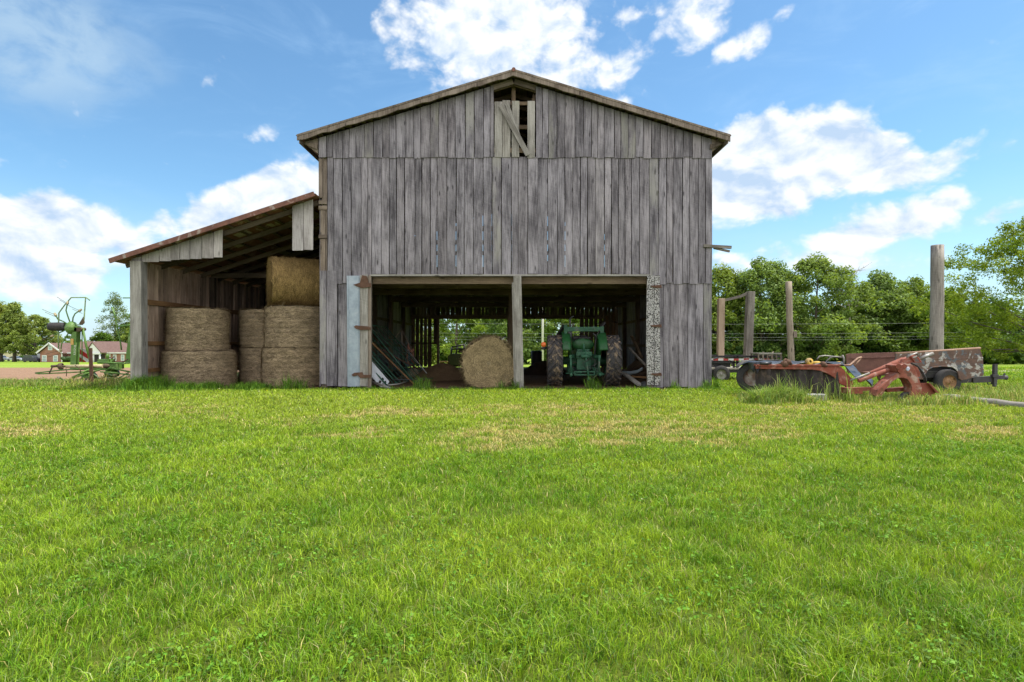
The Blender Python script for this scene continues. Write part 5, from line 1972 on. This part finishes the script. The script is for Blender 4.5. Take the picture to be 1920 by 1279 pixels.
hub = q1(462, 480)
tv = q1(110, 95) - q1(230, 175)
tv = Vector((-.36, -.05, .20))
arms = [([hub + Vector((-.05, 0, .1)), q1(380, 405), q1(310, 375), q1(283, 325)], Vector((-.46, 0, .20))),
        ([hub + Vector((0, 0, .15)), q1(430, 340), q1(408, 270), q1(425, 185)], Vector((-.36, 0, .22))),
        ([hub + Vector((.1, -.05, .12)), q1(492, 355), q1(515, 310), q1(572, 272)], Vector((-.34, 0, .15))),
        ([hub + Vector((-.05, -.1, -.03)), q1(380, 515), q1(310, 545), q1(250, 572)], None),
        ([hub + Vector((0, -.05, -.12)), q1(400, 600), q1(355, 670), q1(345, 745)], Vector((-.52, 0, -.14))),
        ([hub + Vector((.1, 0, -.1)), q1(462, 610), q1(468, 660), q1(490, 690)], None)]
rotor(td, hub, (-1, -.35, 0), 1, arms)
b = MB()
wc = q1(305, 465)
b.lathe([(.0, -.2), (.08, -.26), (.12, -.27), (.145, -.22), (.15, 0), (.145, .22), (.12, .27), (.08, .26), (.0, .2)], wc, (1, .05, 0), 26)
b.build('wheel', RUBBER, td)
# guard frame
b = MB()
b.tube([q1(320, 730), q1(314, 560), q1(322, 300), q1(395, 200), q1(470, 115), q1(650, 113), q1(692, 148)], .021, 8)
b.tube([q1(642, 115), q1(625, 370), q1(612, 425), q1(575, 442), q1(330, 448)], .021, 8)
b.build('guard', KP, td)
b = MB()
b.prism([(p.x, p.z) for p in (q1(622, 345), q1(628, 420), q1(600, 445), q1(570, 430))], .05, (0, YK - .03, 0))
b.box(q1(560, 500), (.22, .2, .14))
b.cyl(q1(600, 495) + Vector((0, -.12, 0)), q1(600, 495) + Vector((0, .12, 0)), .06, n=10)
b.build('hinge_plate', KB, td)
# the other folded wing, half hidden by the post of the lean-to
YW = 20.1
b = MB()
b.tube([q1(960, 230, YW), q1(1000, 340, YW), q1(1025, 500, YW), q1(1055, 620, YW), q1(1073, 745, YW)], .026, 7)
b.tube([q1(1030, 462, YW), q1(1130, 450, YW), q1(1290, 440, YW)], .03, 7)
b.tube([q1(1090, 120, YW), q1(1290, 118, YW)], .02, 7)
b.build('guard', KG, td)
b = MB()
b.bar(q1(1215, 470, YW), q1(1160, 900, YW), .16, .16)
b.bar(q1(1200, 450, YW), q1(1290, 430, YW), .12, .12)
b.bar(q1(1290, 430, YW), q1(1290, 900, YW), .10, .10)
b.build('wing_arm', KG, td)
# main beams and drive shaft low down
b = MB()
b.tube([q1(410, 940, YK - .5), q1(640, 938, YK - .5), q1(850, 938, YK - .5)], [.050, .055, .06], 12)
b.build('shaft_guard', KC, td)
b = MB()
b.tube([q1(235, 940, YK - .5), q1(300, 935, YK - .5)], .045, 10)
b.lathe([(.08, -.07), (.105, -.05), (.11, .05), (.08, .07)], q1(345, 940, YK - .5), (1, .3, .1), 16, closed=True)
b.tube([q1(300, 938, YK - .5), q1(410, 940, YK - .5)], .035, 8)
b.tube([q1(240, 955, YK - .5), q1(205, 1030, YK - .5)], .02, 6)
b.ball(q1(880, 935, YK - .4), (.15, .1, .08), 10, 6)
b.tube([q1(520, 930, YK - .55), q1(575, 970, YK - .55), q1(588, 1030, YK - .55)], .016, 6)
b.tube([q1(400, 930, YK - .55), q1(415, 1000, YK - .55), q1(412, 1060, YK - .55)], .012, 6)
b.build('drive_shaft', KB, td)
b = MB()
b.tube([q1(40, 1020, YK), q1(300, 990, YK), q1(500, 972, YK), q1(720, 955, YK + .2)], .022, 7)
b.tube([q1(40, 1020, YK), q1(80, 1030, YK), q1(500, 1012, YK), q1(700, 1000, YK)], .022, 7)
b.tube([q1(480, 1075, YK - .2), q1(700, 970, YK)], .03, 8)
b.tube([q1(480, 1080, YK - .2), q1(720, 1010, YK), q1(900, 955, YK + .2), q1(960, 870, YK + .2)], .028, 8)
b.tube([q1(780, 890, YK), q1(1100, 905, YK + .1), q1(1290, 890, YK + .2)], .025, 8)
b.tube([q1(930, 955, YK + .1), q1(1070, 985, YK + .1), q1(1200, 1010, YK + .2)], .03, 7)
b.tube([q1(820, 1005, YK), q1(1000, 1020, YK), q1(1190, 1045, YK)], .025, 7)
b.bar(q1(480, 960, YK + .2), q1(930, 965, YK + .2), .2, .13)
b.box(q1(1000, 930, YK + .3), (.34, .4, .24))
b.box(q1(890, 880, YK + .3), (.36, .35, .16))
b.ball(q1(905, 820, YK + .3), (.06, .06, .09), 8, 6)
b.build('main_frame', KG, td)
b = MB()
b.tube([q1(930, 830, YK + .2), q1(960, 850, YK + .2), q1(985, 820, YK + .2), q1(1000, 850, YK + .2), q1(970, 885, YK + .2)], .018, 6)
b.tube([q1(1000, 890, YK + .2), q1(1080, 890, YK + .2), q1(1150, 855, YK + .2)], .022, 6)
b.build('hydraulic_hose', KB, td)
low = [([q1(640, 1070), q1(560, 1100), q1(420, 1120), q1(330, 1080)], None), ([q1(600, 1080), q1(560, 1130), q1(520, 1110)], None),
       ([q1(740, 1030), q1(820, 1090), q1(840, 1070)], None), ([q1(850, 1060, YK + .2), q1(960, 1090, YK + .2), q1(930, 1095, YK + .2)], Vector((1.0, -.3, -.55))),
       ([q1(880, 1040, YK + .3), q1(1040, 1080, YK + .3), q1(1130, 1030, YK + .3)], None), ([q1(940, 1075, YK), q1(1040, 1110, YK), q1(1150, 1060, YK)], None),
       ([q1(860, 1010, YK + .1), q1(960, 1050, YK + .1), q1(985, 1045, YK + .1)], None), ([q1(690, 1060, YK), q1(760, 1100, YK), q1(830, 1075, YK)], None)]
rotor(td, q1(690, 1050, YK + .2), (0, 0, 1), 1, low[:4])
rotor(td, q1(960, 1010, YK + .4), (0, 0, 1), 1, low[4:])
b = MB()
b.lathe([(.05, -.06), (.16, -.06), (.19, 0), (.16, .06), (.05, .06)], q1(655, 1145), (.2, -1, 0), 18)
b.build('wheel', RUBBER, td)
b = MB()
b.bar(q1(700, 720, YK - .62), q1(718, 1175, YK - .62), .10, .05)
b.build('stand_leg', RUST, td)

# ================================================================== HOUSE, CARS, FAR BARN
YHs = 140.0
GH = gz1(-110, YHs)
def qh(px, py, Y=YHs): return P(px, py, Y)


m_, t_, b_ = newmat('red_brick')
oc_ = nd(t_, 'ShaderNodeTexCoord').outputs['Object']
br = nd(t_, 'ShaderNodeTexBrick', {'Vector': VM(t_, 'ADD', nd(t_, 'ShaderNodeCombineXYZ', {0: nd(t_, 'ShaderNodeSeparateXYZ', {0: oc_}).outputs[0], 1: nd(t_, 'ShaderNodeSeparateXYZ', {0: oc_}).outputs[2]}).outputs[0], (0, 0, 0)),
                                  'Color1': (.30, .125, .085, 1), 'Color2': (.22, .09, .065, 1), 'Mortar': (.36, .28, .24, 1), 'Scale': 2.2})
t_.links.new(MIX(t_, SM(t_, NOISE(t_, oc_, .8, 4), .3, .7), br.outputs[0], (.27, .125, .09)), b_.inputs['Base Color'])
b_.inputs['Roughness'].default_value = .9
BRICK = m_
SHING = paint('brown_shingles', (.17, .105, .088), (.13, .08, .068), gsc=2, rough=.9, grime=.2)
WHITE = paint('white_trim', (.72, .72, .72), (.66, .66, .67), grime=.05, rough=.6)
GLASS = paint('window_glass', (.35, .42, .47), (.25, .31, .36), grime=0, rough=.12, spec=.7)
ho = thing('brick_house', 'single storey brick house with brown roof and white columned porch', 'house', (-105, YHs, GH))
xa, xg, xe = qh(73, 0).x, qh(117, 0).x, qh(241, 0).x
ze, zr = qh(0, 661).z, qh(0, 640).z
zb = GH - .5
b = MB()
pk = qh(94, 643)
b.prism([(xa + .3, zb), (xg - .3, zb), (xg - .3, ze), (pk.x, pk.z - .3), (xa + .3, ze)], 12, (0, YHs, 0))
b.prism([(xg - .3, zb), (xe - .4, zb), (xe - .4, ze), (xg - .3, ze)], 9.5, (0, YHs + 1.6, 0))
b.build('wall', BRICK, ho)
b = MB()
for s, xq in ((-1, xa - .3), (1, xg + .3)):
    V = [(xq, YHs - .4, ze - .1), (pk.x, YHs - .4, pk.z), (pk.x, YHs + 12, pk.z), (xq, YHs + 12, ze - .1)]
    b.add(V + [(v[0], v[1], v[2] - .2) for v in V], [(0, 1, 2, 3), (7, 6, 5, 4), (0, 4, 5, 1), (1, 5, 6, 2), (2, 6, 7, 3), (3, 7, 4, 0)])
r0, r1 = qh(110, 640).x, qh(192, 640).x
V = [(pk.x, YHs + 1.2, ze - .1), (xe + .3, YHs + 1.2, ze - .1), (r1, YHs + 6.3, zr), (r0, YHs + 6.3, zr), (pk.x, YHs + 11.6, ze - .1), (xe + .3, YHs + 11.6, ze - .1)]
b.add(V, [(0, 1, 2, 3), (1, 5, 2), (5, 4, 3, 2), (4, 0, 3), (0, 4, 5, 1)])
b.build('roof', SHING, ho)
b = MB()
b.box(((xg + xe) / 2, YHs + 1.15, ze - .12), (xe - xg, .12, .28))
for s, xq in ((-1, xa - .3), (1, xg + .3)):
    b.bar((xq, YHs - .45, ze - .15), (pk.x, YHs - .45, pk.z - .06), .12, .32)
for x in (qh(117, 0).x, ):
    b.box((x - .1, YHs - .03, (ze + zb) / 2), (.22, .1, ze - zb))
b.box((qh(198, 0).x, YHs + 1.55, (ze + zb) / 2), (.22, .1, ze - zb))
b.build('trim', WHITE, ho)
for (px, py, w, h, dY) in ((83.5, 672, .9, 1.3, 0), (104.5, 672, .9, 1.3, 0), (94.5, 651.5, .8, 1.1, 0), (207, 671, .6, 1.3, 1.6), (222, 671, 0.6, 1.3, 1.6)):
    c = qh(px, py)
    b = MB()
    b.box((c.x, YHs + dY - .05, c.z), (w + .25, .12, h + .25))
    wn_ = b.build('window', WHITE, ho)
    b = MB()
    for i in (-1, 1):
        b.box((c.x, YHs + dY - .12, c.z + i * h * .26), (w * .9, .03, h * .46))
    b.build('pane', GLASS, wn_)
g_ = MB()
px0, px1, ppk = qh(164, 661).x, qh(192, 661).x, qh(170.5, 643.5)
ppk = qh(177, 643)
g_.prism([(px0, ze - .1), (px1, ze - .1), (ppk.x, ppk.z)], .3, (0, YHs - .6, 0))
g_.box(((px0 + px1) / 2, YHs - .6, ze - .25), (px1 - px0, .5, .4))
po = g_.build('porch', WHITE, ho)
b = MB()
for px in (178, 190, 166):
    b.cyl((qh(px, 0).x, YHs - .5, zb), (qh(px, 0).x, YHs - .5, ze - .3), .19, n=12)
b.build('columns', WHITE, po)
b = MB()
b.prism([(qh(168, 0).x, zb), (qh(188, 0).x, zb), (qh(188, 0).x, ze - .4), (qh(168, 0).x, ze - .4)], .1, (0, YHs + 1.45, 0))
b.build('porch_shade_panel', paint('painted_porch_shade', (.07, .06, .06), grime=0), po)  # flat dark panel: shade under the porch is put into its colour
b = MB()
V0 = qh(171, 640.5)
b.bar((px0 - .3, YHs + 1.7, ze - .1), (ppk.x, YHs + 1.7, ppk.z + .12), 5.0, .16)
b.bar((px1 + .3, YHs + 1.7, ze - .1), (ppk.x, YHs + 1.7, ppk.z + .12), 5.0, .16)
b.build('porch_roof_edge', SHING, po)
b = MB()
b.box((qh(66, 0).x, YHs + 6, GH + 1.3), (2.4, 8, 2.6))
b.prism([(qh(66, 0).x - 1.5, GH + 2.6), (qh(66, 0).x + 1.5, GH + 2.6), (qh(66, 0).x + 1.5, GH + 4.3)], 9, (0, YHs + 2, 0))
b.build('garage', paint('grey_siding', (.42, .44, .47), (.36, .38, .41), grime=0), ho)
b = MB()
for k in range(30):
    u = random.random()
    b.ball((qh(117 + 16 * u, 0).x, YHs + .6 + random.uniform(-.4, .3), GH + .5 + random.uniform(0, .5)), (.7, .5, .45), 7, 5)
b.build('hedge', paint('dark_hedge', (.035, .075, .02), (.025, .05, .015), gsc=3, grime=.3, bstr=.6), loc=(qh(125, 0).x, YHs + .5, GH), label='low dark clipped hedge along the brick house wall', cat='hedge')


def car(name, label, x, Y, L, H, colr, suv, yaw=0):
    z = gz1(x, Y)
    r = thing(name, label, 'car', (x, Y, z), (0, 0, yaw), 'cars parked by the brick house')
    Mx = WM[r.name]
    ax = (Mx.to_3x3() @ Vector((1, 0, 0)), Vector((0, 0, 1)), Mx.to_3x3() @ Vector((0, 1, 0)))
    hl = L / 2
    if suv:
        body = [(-hl, .3), (hl, .3), (hl, .75), (hl * .93, .95), (hl * .55, 1.02), (-hl * .97, 1.02), (-hl, .9)]
        cabin = [(hl * .5, 1.0), (hl * .25, H - .05), (hl * .1, H), (-hl * .85, H), (-hl * .97, 1.0)]
    else:
        body = [(-hl, .28), (hl, .28), (hl * .99, .62), (hl * .9, .76), (hl * .4, .90), (-hl * .6, .92), (-hl * .97, .86), (-hl, .7)]
        cabin = [(hl * .42, .88), (hl * .12, H - .03), (-hl * .05, H), (-hl * .35, H - .02), (-hl * .72, .90)]
    b = MB()
    b.prism(body, 1.76, Mx @ Vector((0, -.88, 0)), ax)
    cp_ = [(p[0] * .97, p[1]) for p in cabin]
    b.prism([(cabin[1][0] + .05, H - .06), (cabin[1][0], H), (cabin[-2][0], H + .005), (cabin[-2][0] - .05, H - .06)], 1.45, Mx @ Vector((0, -.72, 0)), ax)
    bo = b.build('body', paint(name + '_paint', colr, tuple(c * .85 for c in colr), rough=.3, grime=.05, spec=.6, bstr=0), r, bevel=.06)
    b = MB()
    b.prism(cabin, 1.5, Mx @ Vector((0, -.75, 0)), ax)
    b.build('cabin_glass', paint(name + '_glass', (.05, .06, .07), grime=0, rough=.1, spec=.7, bstr=0), r, bevel=.04)
    for wx in (-hl * .62, hl * .62):
        for wy in (-.82, .82):
            b = MB()
            c = Mx @ Vector((wx, wy, .33))
            b.lathe([(0, -.11), (.2, -.11), (.33, -.09), (.34, 0), (.33, .09), (.2, .11), (0, .11)], c, ax[2], 18)
            b.build('wheel', RUBBER, r)
    return r


car('dark_suv', 'dark blue sport utility car parked by the house gable', qh(60.5, 0).x, 140, 3.6, 1.7, (.022, .026, .045), True)
YC = 162
car('silver_sedan', 'silver sedan parked between the tree trunks', P(30, 0, YC).x, YC, 4.4, 1.4, (.42, .44, .48), False)
car('grey_car', 'grey car partly cut off at the edge of view', P(2, 0, YC).x, YC, 4.6, 1.6, (.30, .32, .38), True)
b = MB()
xq0, xq1 = P(-60, 0, 235).x, P(62, 0, 235).x
b.prism([(xq0, -5.2), (xq1, -5.2), (xq1, -2.2), (xq0, -2.2)], 10, (0, 235, 0))
b.prism([(xq0 - .3, -2.2), (xq1 + .3, -2.2), (xq1 + .3, -2.0), (xq0 - .3, -2.0)], 11, (0, 234.5, 0))
fb = b.build('wall', paint('cream_wall', (.62, .55, .42), (.56, .49, .37), grime=.05), thing('long_low_building', 'long low cream building far behind the parked cars', 'building', (xq1 - 10, 235, -4.5)))
b = MB()
b.add([(xq0 - .5, 234.3, -2), (xq1 + .5, 234.3, -2), (xq1 + .5, 240, -.9), (xq0 - .5, 240, -.9), (xq1 + .5, 246, -2), (xq0 - .5, 246, -2)], [(0, 1, 2, 3), (3, 2, 4, 5), (1, 4, 2), (0, 3, 5), (0, 5, 4, 1)])
b.build('roof', paint('pale_roof', (.55, .52, .46), (.5, .47, .42), grime=.05), bpy.data.objects['long_low_building'])
# ================================================================== TREES
LEAF = leafmat('tree_leaves', trans=.42, tcol=(1.25, 1.15, .4), rough=.5, var=.30, hue=(1.22, 1.05, .6))
BARK = paint('tree_bark', (.13, .105, .085), (.08, .065, .052), gsc=3, rough=.95, grime=.2)


def tree(name, label, H, Wd, base, n_cl, per, leaf, cols, seed, loc, group, rc=.13, top=.9, trunk=None, open_=.0, cat='tree', vis_limbs=True, flat=.62, bias=0.0):
    g = np.random.default_rng(seed)
    r = thing(name, label, cat, loc, (0, 0, 0), group)
    ox, oy, oz = loc
    # envelope
    cl = []
    zb = base * H
    for i in range(n_cl):
        t = g.beta(1.1, 1.15)
        prof = (np.sin(np.pi * np.clip(.08 + .92 * t, 0, 1) ** .72)) ** .65
        a = g.uniform(0, 2 * np.pi)
        k = .72 + .5 * float(fbm(np.cos(a) * 1.3 + seed * 3.1, np.sin(a) * 1.3 + t * 2.4, seed))
        rad = Wd / 2 * prof * k * np.sqrt(g.uniform(open_, 1))
        cl.append((np.cos(a) * rad + bias * t * Wd, np.sin(a) * rad, zb + t * (H - zb) * .97))
    cl = np.array(cl)
    # trunk and limbs
    tr_ = trunk or H * .018
    bend = g.normal(0, .025 * H, 2)
    b = MB()
    tp = lambda f: Vector((ox + bend[0] * f * f, oy + bend[1] * f * f, oz - .3 + f * H * .86))
    b.tube([tp(f) for f in np.linspace(0, 1, 9)], [tr_ * (1.25 if f == 0 else 1) * (1 - .85 * f) + .015 for f in np.linspace(0, 1, 9)], 8)
    idx = g.permutation(n_cl)[:min(n_cl, 34 if vis_limbs else 12)]
    for i in idx:
        e = Vector((ox + cl[i, 0], oy + cl[i, 1], oz + cl[i, 2]))
        f = np.clip((cl[i, 2] / H - .10 - .30 * math.hypot(cl[i, 0], cl[i, 1]) / H) / .86, .12, .95)
        s_ = tp(f)
        mid = s_.lerp(e, .5) + Vector((0, 0, -.02 * H)) + Vector(g.normal(0, .012 * H, 3))
        r0 = tr_ * (1 - .85 * f) * .42 + .01
        b.tube([s_, s_.lerp(mid, .5) + Vector((0, 0, .01 * H)), mid, e], [r0, r0 * .75, r0 * .5, r0 * .15], 5, cap=False)
    b.build('trunk', BARK, r)
    # leaves
    n = n_cl * per
    ci = np.repeat(np.arange(n_cl), per)
    sc = rc * H * g.uniform(.55, 1.15, n_cl)[ci]
    v = g.normal(0, 1, (n, 3))
    v /= np.linalg.norm(v, axis=1)[:, None]
    v *= (g.uniform(.05, 1, n) ** .45)[:, None]
    p = cl[ci] + v * sc[:, None] * np.array([[1, 1, flat]])
    nrm = v * .6 + np.array([[0, 0, .55]]) + g.normal(0, .5, (n, 3))
    nrm /= np.linalg.norm(nrm, axis=1)[:, None]
    u = np.cross(nrm, g.normal(0, 1, (n, 3)))
    u /= np.linalg.norm(u, axis=1)[:, None]
    w = np.cross(nrm, u)
    s = (leaf * g.uniform(.55, 1.35, n))[:, None]
    Vt = np.stack([p - u * s * .55, p + w * s * .32 + u * s * .02, p + u * s * .6, p - w * s * .32 + u * s * .05], 1).reshape(-1, 3)
    cm = np.clip(g.beta(2, 2, n_cl), 0, 1)[ci]
    c = mixc(np.tile(np.array(cols[0], float), (n, 1)), np.array(cols[1], float), np.clip(cm + g.normal(0, .12, n), 0, 1))
    C = np.repeat(c, 4, 0)
    np_mesh('crown', Vt, (np.arange(n * 4)), np.full(n, 4), LEAF, C, parent=r)
    return r


BELT = [(.12, .195, .05), (.235, .33, .09)]
DARKB = [(.050, .115, .018), (.11, .20, .03)]
YEL_ = [(.11, .195, .028), (.225, .32, .06)]
protos = []


def put(px, ytop, ybase_Y, wpx, **k):
    Y = ybase_Y
    x = P(px, 0, Y).x
    z = gz1(x, Y)
    H = P(0, ytop, Y).z - z
    return x, Y, z, H, wpx / F * Y


GB = 'trees of the woodland edge beyond the mower'
spec = [('woodland_tree', 'rounded tree rising just beside the barn corner', 1352, 500, 92, 110, BELT, 3),
        ('woodland_tree', 'tall twin topped tree behind the slim square posts', 1428, 484, 90, 125, BELT, 4),
        ('woodland_tree', 'tallest broad tree between the slim round post and the dead tree', 1528, 482, 88, 160, BELT, 5),
        ('woodland_tree', 'lower rounded tree standing just past the bare dead tree', 1648, 512, 90, 115, BELT, 6),
        ('woodland_tree', 'low tree filling the wood just before the thick post', 1712, 520, 91, 95, BELT, 7),
        ('woodland_tree', 'yellow green tree directly behind the thick post', 1765, 540, 84, 110, YEL_, 8)]
for nm, lb, px, yt, Y, wp, cl_, sd in spec:
    x, Y, z, H, W_ = put(px, yt, Y, wp)
    tree(nm, lb, H, W_ * 1.42, .06, 160, 150, .38, cl_, sd, (x, Y, z), GB, rc=.092, flat=.8, open_=.12)
# broad tree at the edge of the view, nearer and thinner leaved
x, Y, z, H, W_ = put(1950, 398, 62, 330)
tree('spreading_tree', 'big spreading yellow green tree at the edge of view', H, W_ * 1.2, .05, 430, 150, .22, YEL_, 12, (x, Y, z), None, rc=.062, open_=.10, trunk=.30, flat=.75)
x, Y, z, H, W_ = put(1838, 590, 86, 120)
tree('woodland_tree', 'dark low tree under the spreading yellow green one', H, W_, .05, 46, 190, .42, DARKB, 13, (x, Y, z), GB, rc=.14, vis_limbs=False)
# dead bare tree standing in the wood
x, Y, z, H, W_ = put(1592, 512, 86, 40)
r_ = thing('dead_tree', 'bare dead tree with pale branches above the wood', 'tree', (x, Y, z))
b = MB()
tp = [Vector((x, Y, z + H * f)) + Vector((.25 * math.sin(f * 5), 0, 0)) for f in np.linspace(0, 1, 8)]
b.tube(tp, [.22 * (1 - f) + .03 for f in np.linspace(0, 1, 8)], 6)
BL = paint('bleached_bark', (.40, .36, .32), (.3, .27, .24), grime=.1)
b.build('trunk', BL, r_)
b = MB()
for k in range(16):
    f = random.uniform(.55, .98)
    s_ = Vector((x + .25 * math.sin(f * 5), Y, z + H * f))
    d = Vector((random.choice((-1, 1, 1)) * random.uniform(.8, 3.2), random.uniform(-1, 1), random.uniform(.6, 2.6)))
    b.tube([s_, s_ + d * .5 + Vector((0, 0, .3)), s_ + d], [.07, .05, .02], 5)
    for q_ in range(2):
        e = s_ + d * random.uniform(.5, .9)
        b.tube([e, e + Vector((random.uniform(-1, 1.2), random.uniform(-.5, .5), random.uniform(.2, 1.2)))], [.035, .012], 4)
b.build('branches', BL, r_)
# trees seen through the barn and over its back
tb = [('tree with yellow green leaves seen through the barn', -7.5, 76, 13, 11, YEL_, 21), ('mid green tree seen through the rear opening', .5, 80, 14, 12, BELT, 22), ('bushy tree behind the tractor seen through the barn', 8.2, 77, 13, 11, YEL_, 23), ('dark tree deep behind the rear opening', -2.5, 92, 14, 14, DARKB, 24), ('dark tree deep behind the tractor', 5.2, 94, 14, 14, DARKB, 25), ('green tree behind the gapped rear boards past the rusty frame', -14.5, 84, 13, 12, BELT, 26), ('green tree behind the rear boards past the timber bundle', 16, 84, 13, 12, BELT, 27)]
for lb, x, Y, H, W_, cl_, sd in tb:
    tree('barn_view_tree', lb, H, W_, .02, 52, 170, .40, cl_, sd, (x, Y, gz1(x, Y)), 'trees seen through the barn', rc=.11, vis_limbs=False)

# left: yard trees by the house
YT_ = 150
GL = 'tall yard trees beside the brick house'
YARD = [(.13, .20, .05), (.26, .33, .10)]
for lb, px, yt, wp, sd, Y in (('tall yard tree cut by the edge of view', 2, 566, 46, 31, 150), ('tall yard tree with a straight trunk behind the sedan', 27, 568, 50, 32, 148), ('spreading oak between the sedan and the house gable', 66, 590, 78, 33, 146)):
    x, Y, z, H, W_ = put(px, yt, Y, wp)
    tree('yard_tree', lb, H, W_ * 1.1, .17, 110, 120, .40, YARD, sd, (x, Y, z), GL, rc=.085, open_=.12, trunk=.42, flat=.75)
x, Y, z, H, W_ = put(214, 547, 165, 52)
tree('tall_airy_tree', 'tall airy tree with thin foliage between tedder and lean-to', H, W_ * 1.1, .14, 95, 80, .33, [(.12, .18, .06), (.22, .27, .10)], 35, (x, Y, z), None, rc=.075, open_=.1, trunk=.22, flat=.8)
for lb, px, yt, wp, sd, Y, cl_ in (('rounded dark bush behind the porch roof', 196, 622, 60, 41, 156, DARKB), ('bright yellow green tree beside the lean-to post', 238, 590, 46, 42, 168, YEL_), ('green tree behind the hip roof of the house', 262, 600, 60, 43, 158, BELT), ('dark evergreen behind the house gable', 60, 630, 60, 44, 175, DARKB), ('grey green tree behind the tedder mast', 120, 628, 60, 45, 178, BELT)):
    x, Y, z, H, W_ = put(px, yt, Y, wp)
    tree('garden_tree', lb, H, W_, .04, 40, 150, .50, cl_, sd, (x, Y, z), 'trees and bushes round the brick house', rc=.13, vis_limbs=False)

# ------------------------------------------------------------------ dense undergrowth and far woods (nobody could count these)
def thicket(name, label, segs, n, leaf, cols, seed):
    g = np.random.default_rng(seed)
    Ps, Cs, Nn = [], [], []
    for (xa, ya, xb, yb, h, dep, w) in segs:
        m = int(n * w)
        nc = max(8, m // 120)
        t = g.random(nc)
        cx, cy = xa + (xb - xa) * t + g.normal(0, .6, nc), ya + (yb - ya) * t + g.uniform(0, dep, nc)
        hh = h * (.55 + .75 * fbm(cx * .22, cy * .22, seed))
        cz = gz(cx, cy) + hh * g.uniform(.08, .92, nc)
        rad = g.uniform(.10, .2, nc) * h
        ci = g.integers(0, nc, m)
        v = g.normal(0, 1, (m, 3))
        v /= np.linalg.norm(v, axis=1)[:, None]
        p = np.stack([cx, cy, cz], 1)[ci] + v * (rad[ci] * g.uniform(.2, 1, m) ** .5)[:, None] * np.array([[1.3, 1, .8]])
        p[:, 2] = np.maximum(p[:, 2], gz(p[:, 0], p[:, 1]) + .03)
        k = g.beta(2, 2, nc)[ci]
        Ps.append(p)
        Nn.append(v)
        Cs.append(mixc(np.tile(np.array(cols[0], float), (m, 1)), np.array(cols[1], float), np.clip(k + g.normal(0, .12, m), 0, 1)))
    p, v, c = np.concatenate(Ps), np.concatenate(Nn), np.concatenate(Cs)
    m = len(p)
    nrm = v * .7 + np.array([[0, 0, .5]]) + g.normal(0, .45, (m, 3))
    nrm /= np.linalg.norm(nrm, axis=1)[:, None]
    u = np.cross(nrm, g.normal(0, 1, (m, 3)))
    u /= np.linalg.norm(u, axis=1)[:, None]
    w = np.cross(nrm, u)
    s = (leaf * g.uniform(.5, 1.4, m))[:, None]
    Vt = np.stack([p - u * s * .55, p + w * s * .34, p + u * s * .6, p - w * s * .34], 1).reshape(-1, 3)
    o = np_mesh(name, Vt, np.arange(m * 4), np.full(m, 4), LEAF, np.repeat(c, 4, 0))
    tag(o, label, 'woods', None, 'stuff')


UND = [(.05, .105, .027), (.11, .19, .045)]
thicket('woodland_undergrowth', 'dark green undergrowth along the foot of the wood',
        [(27, 84, 92, 86, 5.0, 9, 1.0), (-30, 84, 30, 84, 5.0, 9, .7), (30, 93, 95, 96, 12.0, 8, 1.0), (-30, 98, 32, 96, 12, 8, .7)], 42000, .50, UND, 61)
thicket('distant_woods', 'far line of woods along the horizon',
        [(-330, 262, -20, 262, 9.5, 14, 1.0), (80, 150, 330, 230, 16, 14, .8)], 26000, 1.3, [(.075, .12, .05), (.13, .18, .075)], 62)

# ------------------------------------------------------------------ pole and wires
b = MB()
pp = P(1017.5, 0, 62)
b.tube([(pp.x, 62, gz1(pp.x, 62) - .3), (pp.x, 62, 8.5)], [.13, .11], 10)
b.build('utility_pole', paint('pale_pole', (.62, .60, .56), (.55, .53, .5), grime=.1), loc=(pp.x, 62, gz1(pp.x, 62)), label='pale slim pole standing behind the barn seen past the tractor', cat='pole')
wl_ = ['highest thin wire across the wood', 'second highest thin wire across the wood', 'second lowest thin wire across the wood', 'lowest thin wire across the wood']
for k, py in enumerate((604, 622, 629, 634)):
    zz = P(0, py, 64).z
    b = MB()
    pts = []
    for i in range(25):
        x = -26 + 86 * i / 24
        pts.append((x, 64, zz - .25 * math.sin(math.pi * i / 24)))
    b.tube(pts, .006, 4)
    b.build('power_line', paint('wire', (.36, .37, .38), grime=0), loc=pts[0], label=wl_[k], cat='wire', group='wires strung along the wood')
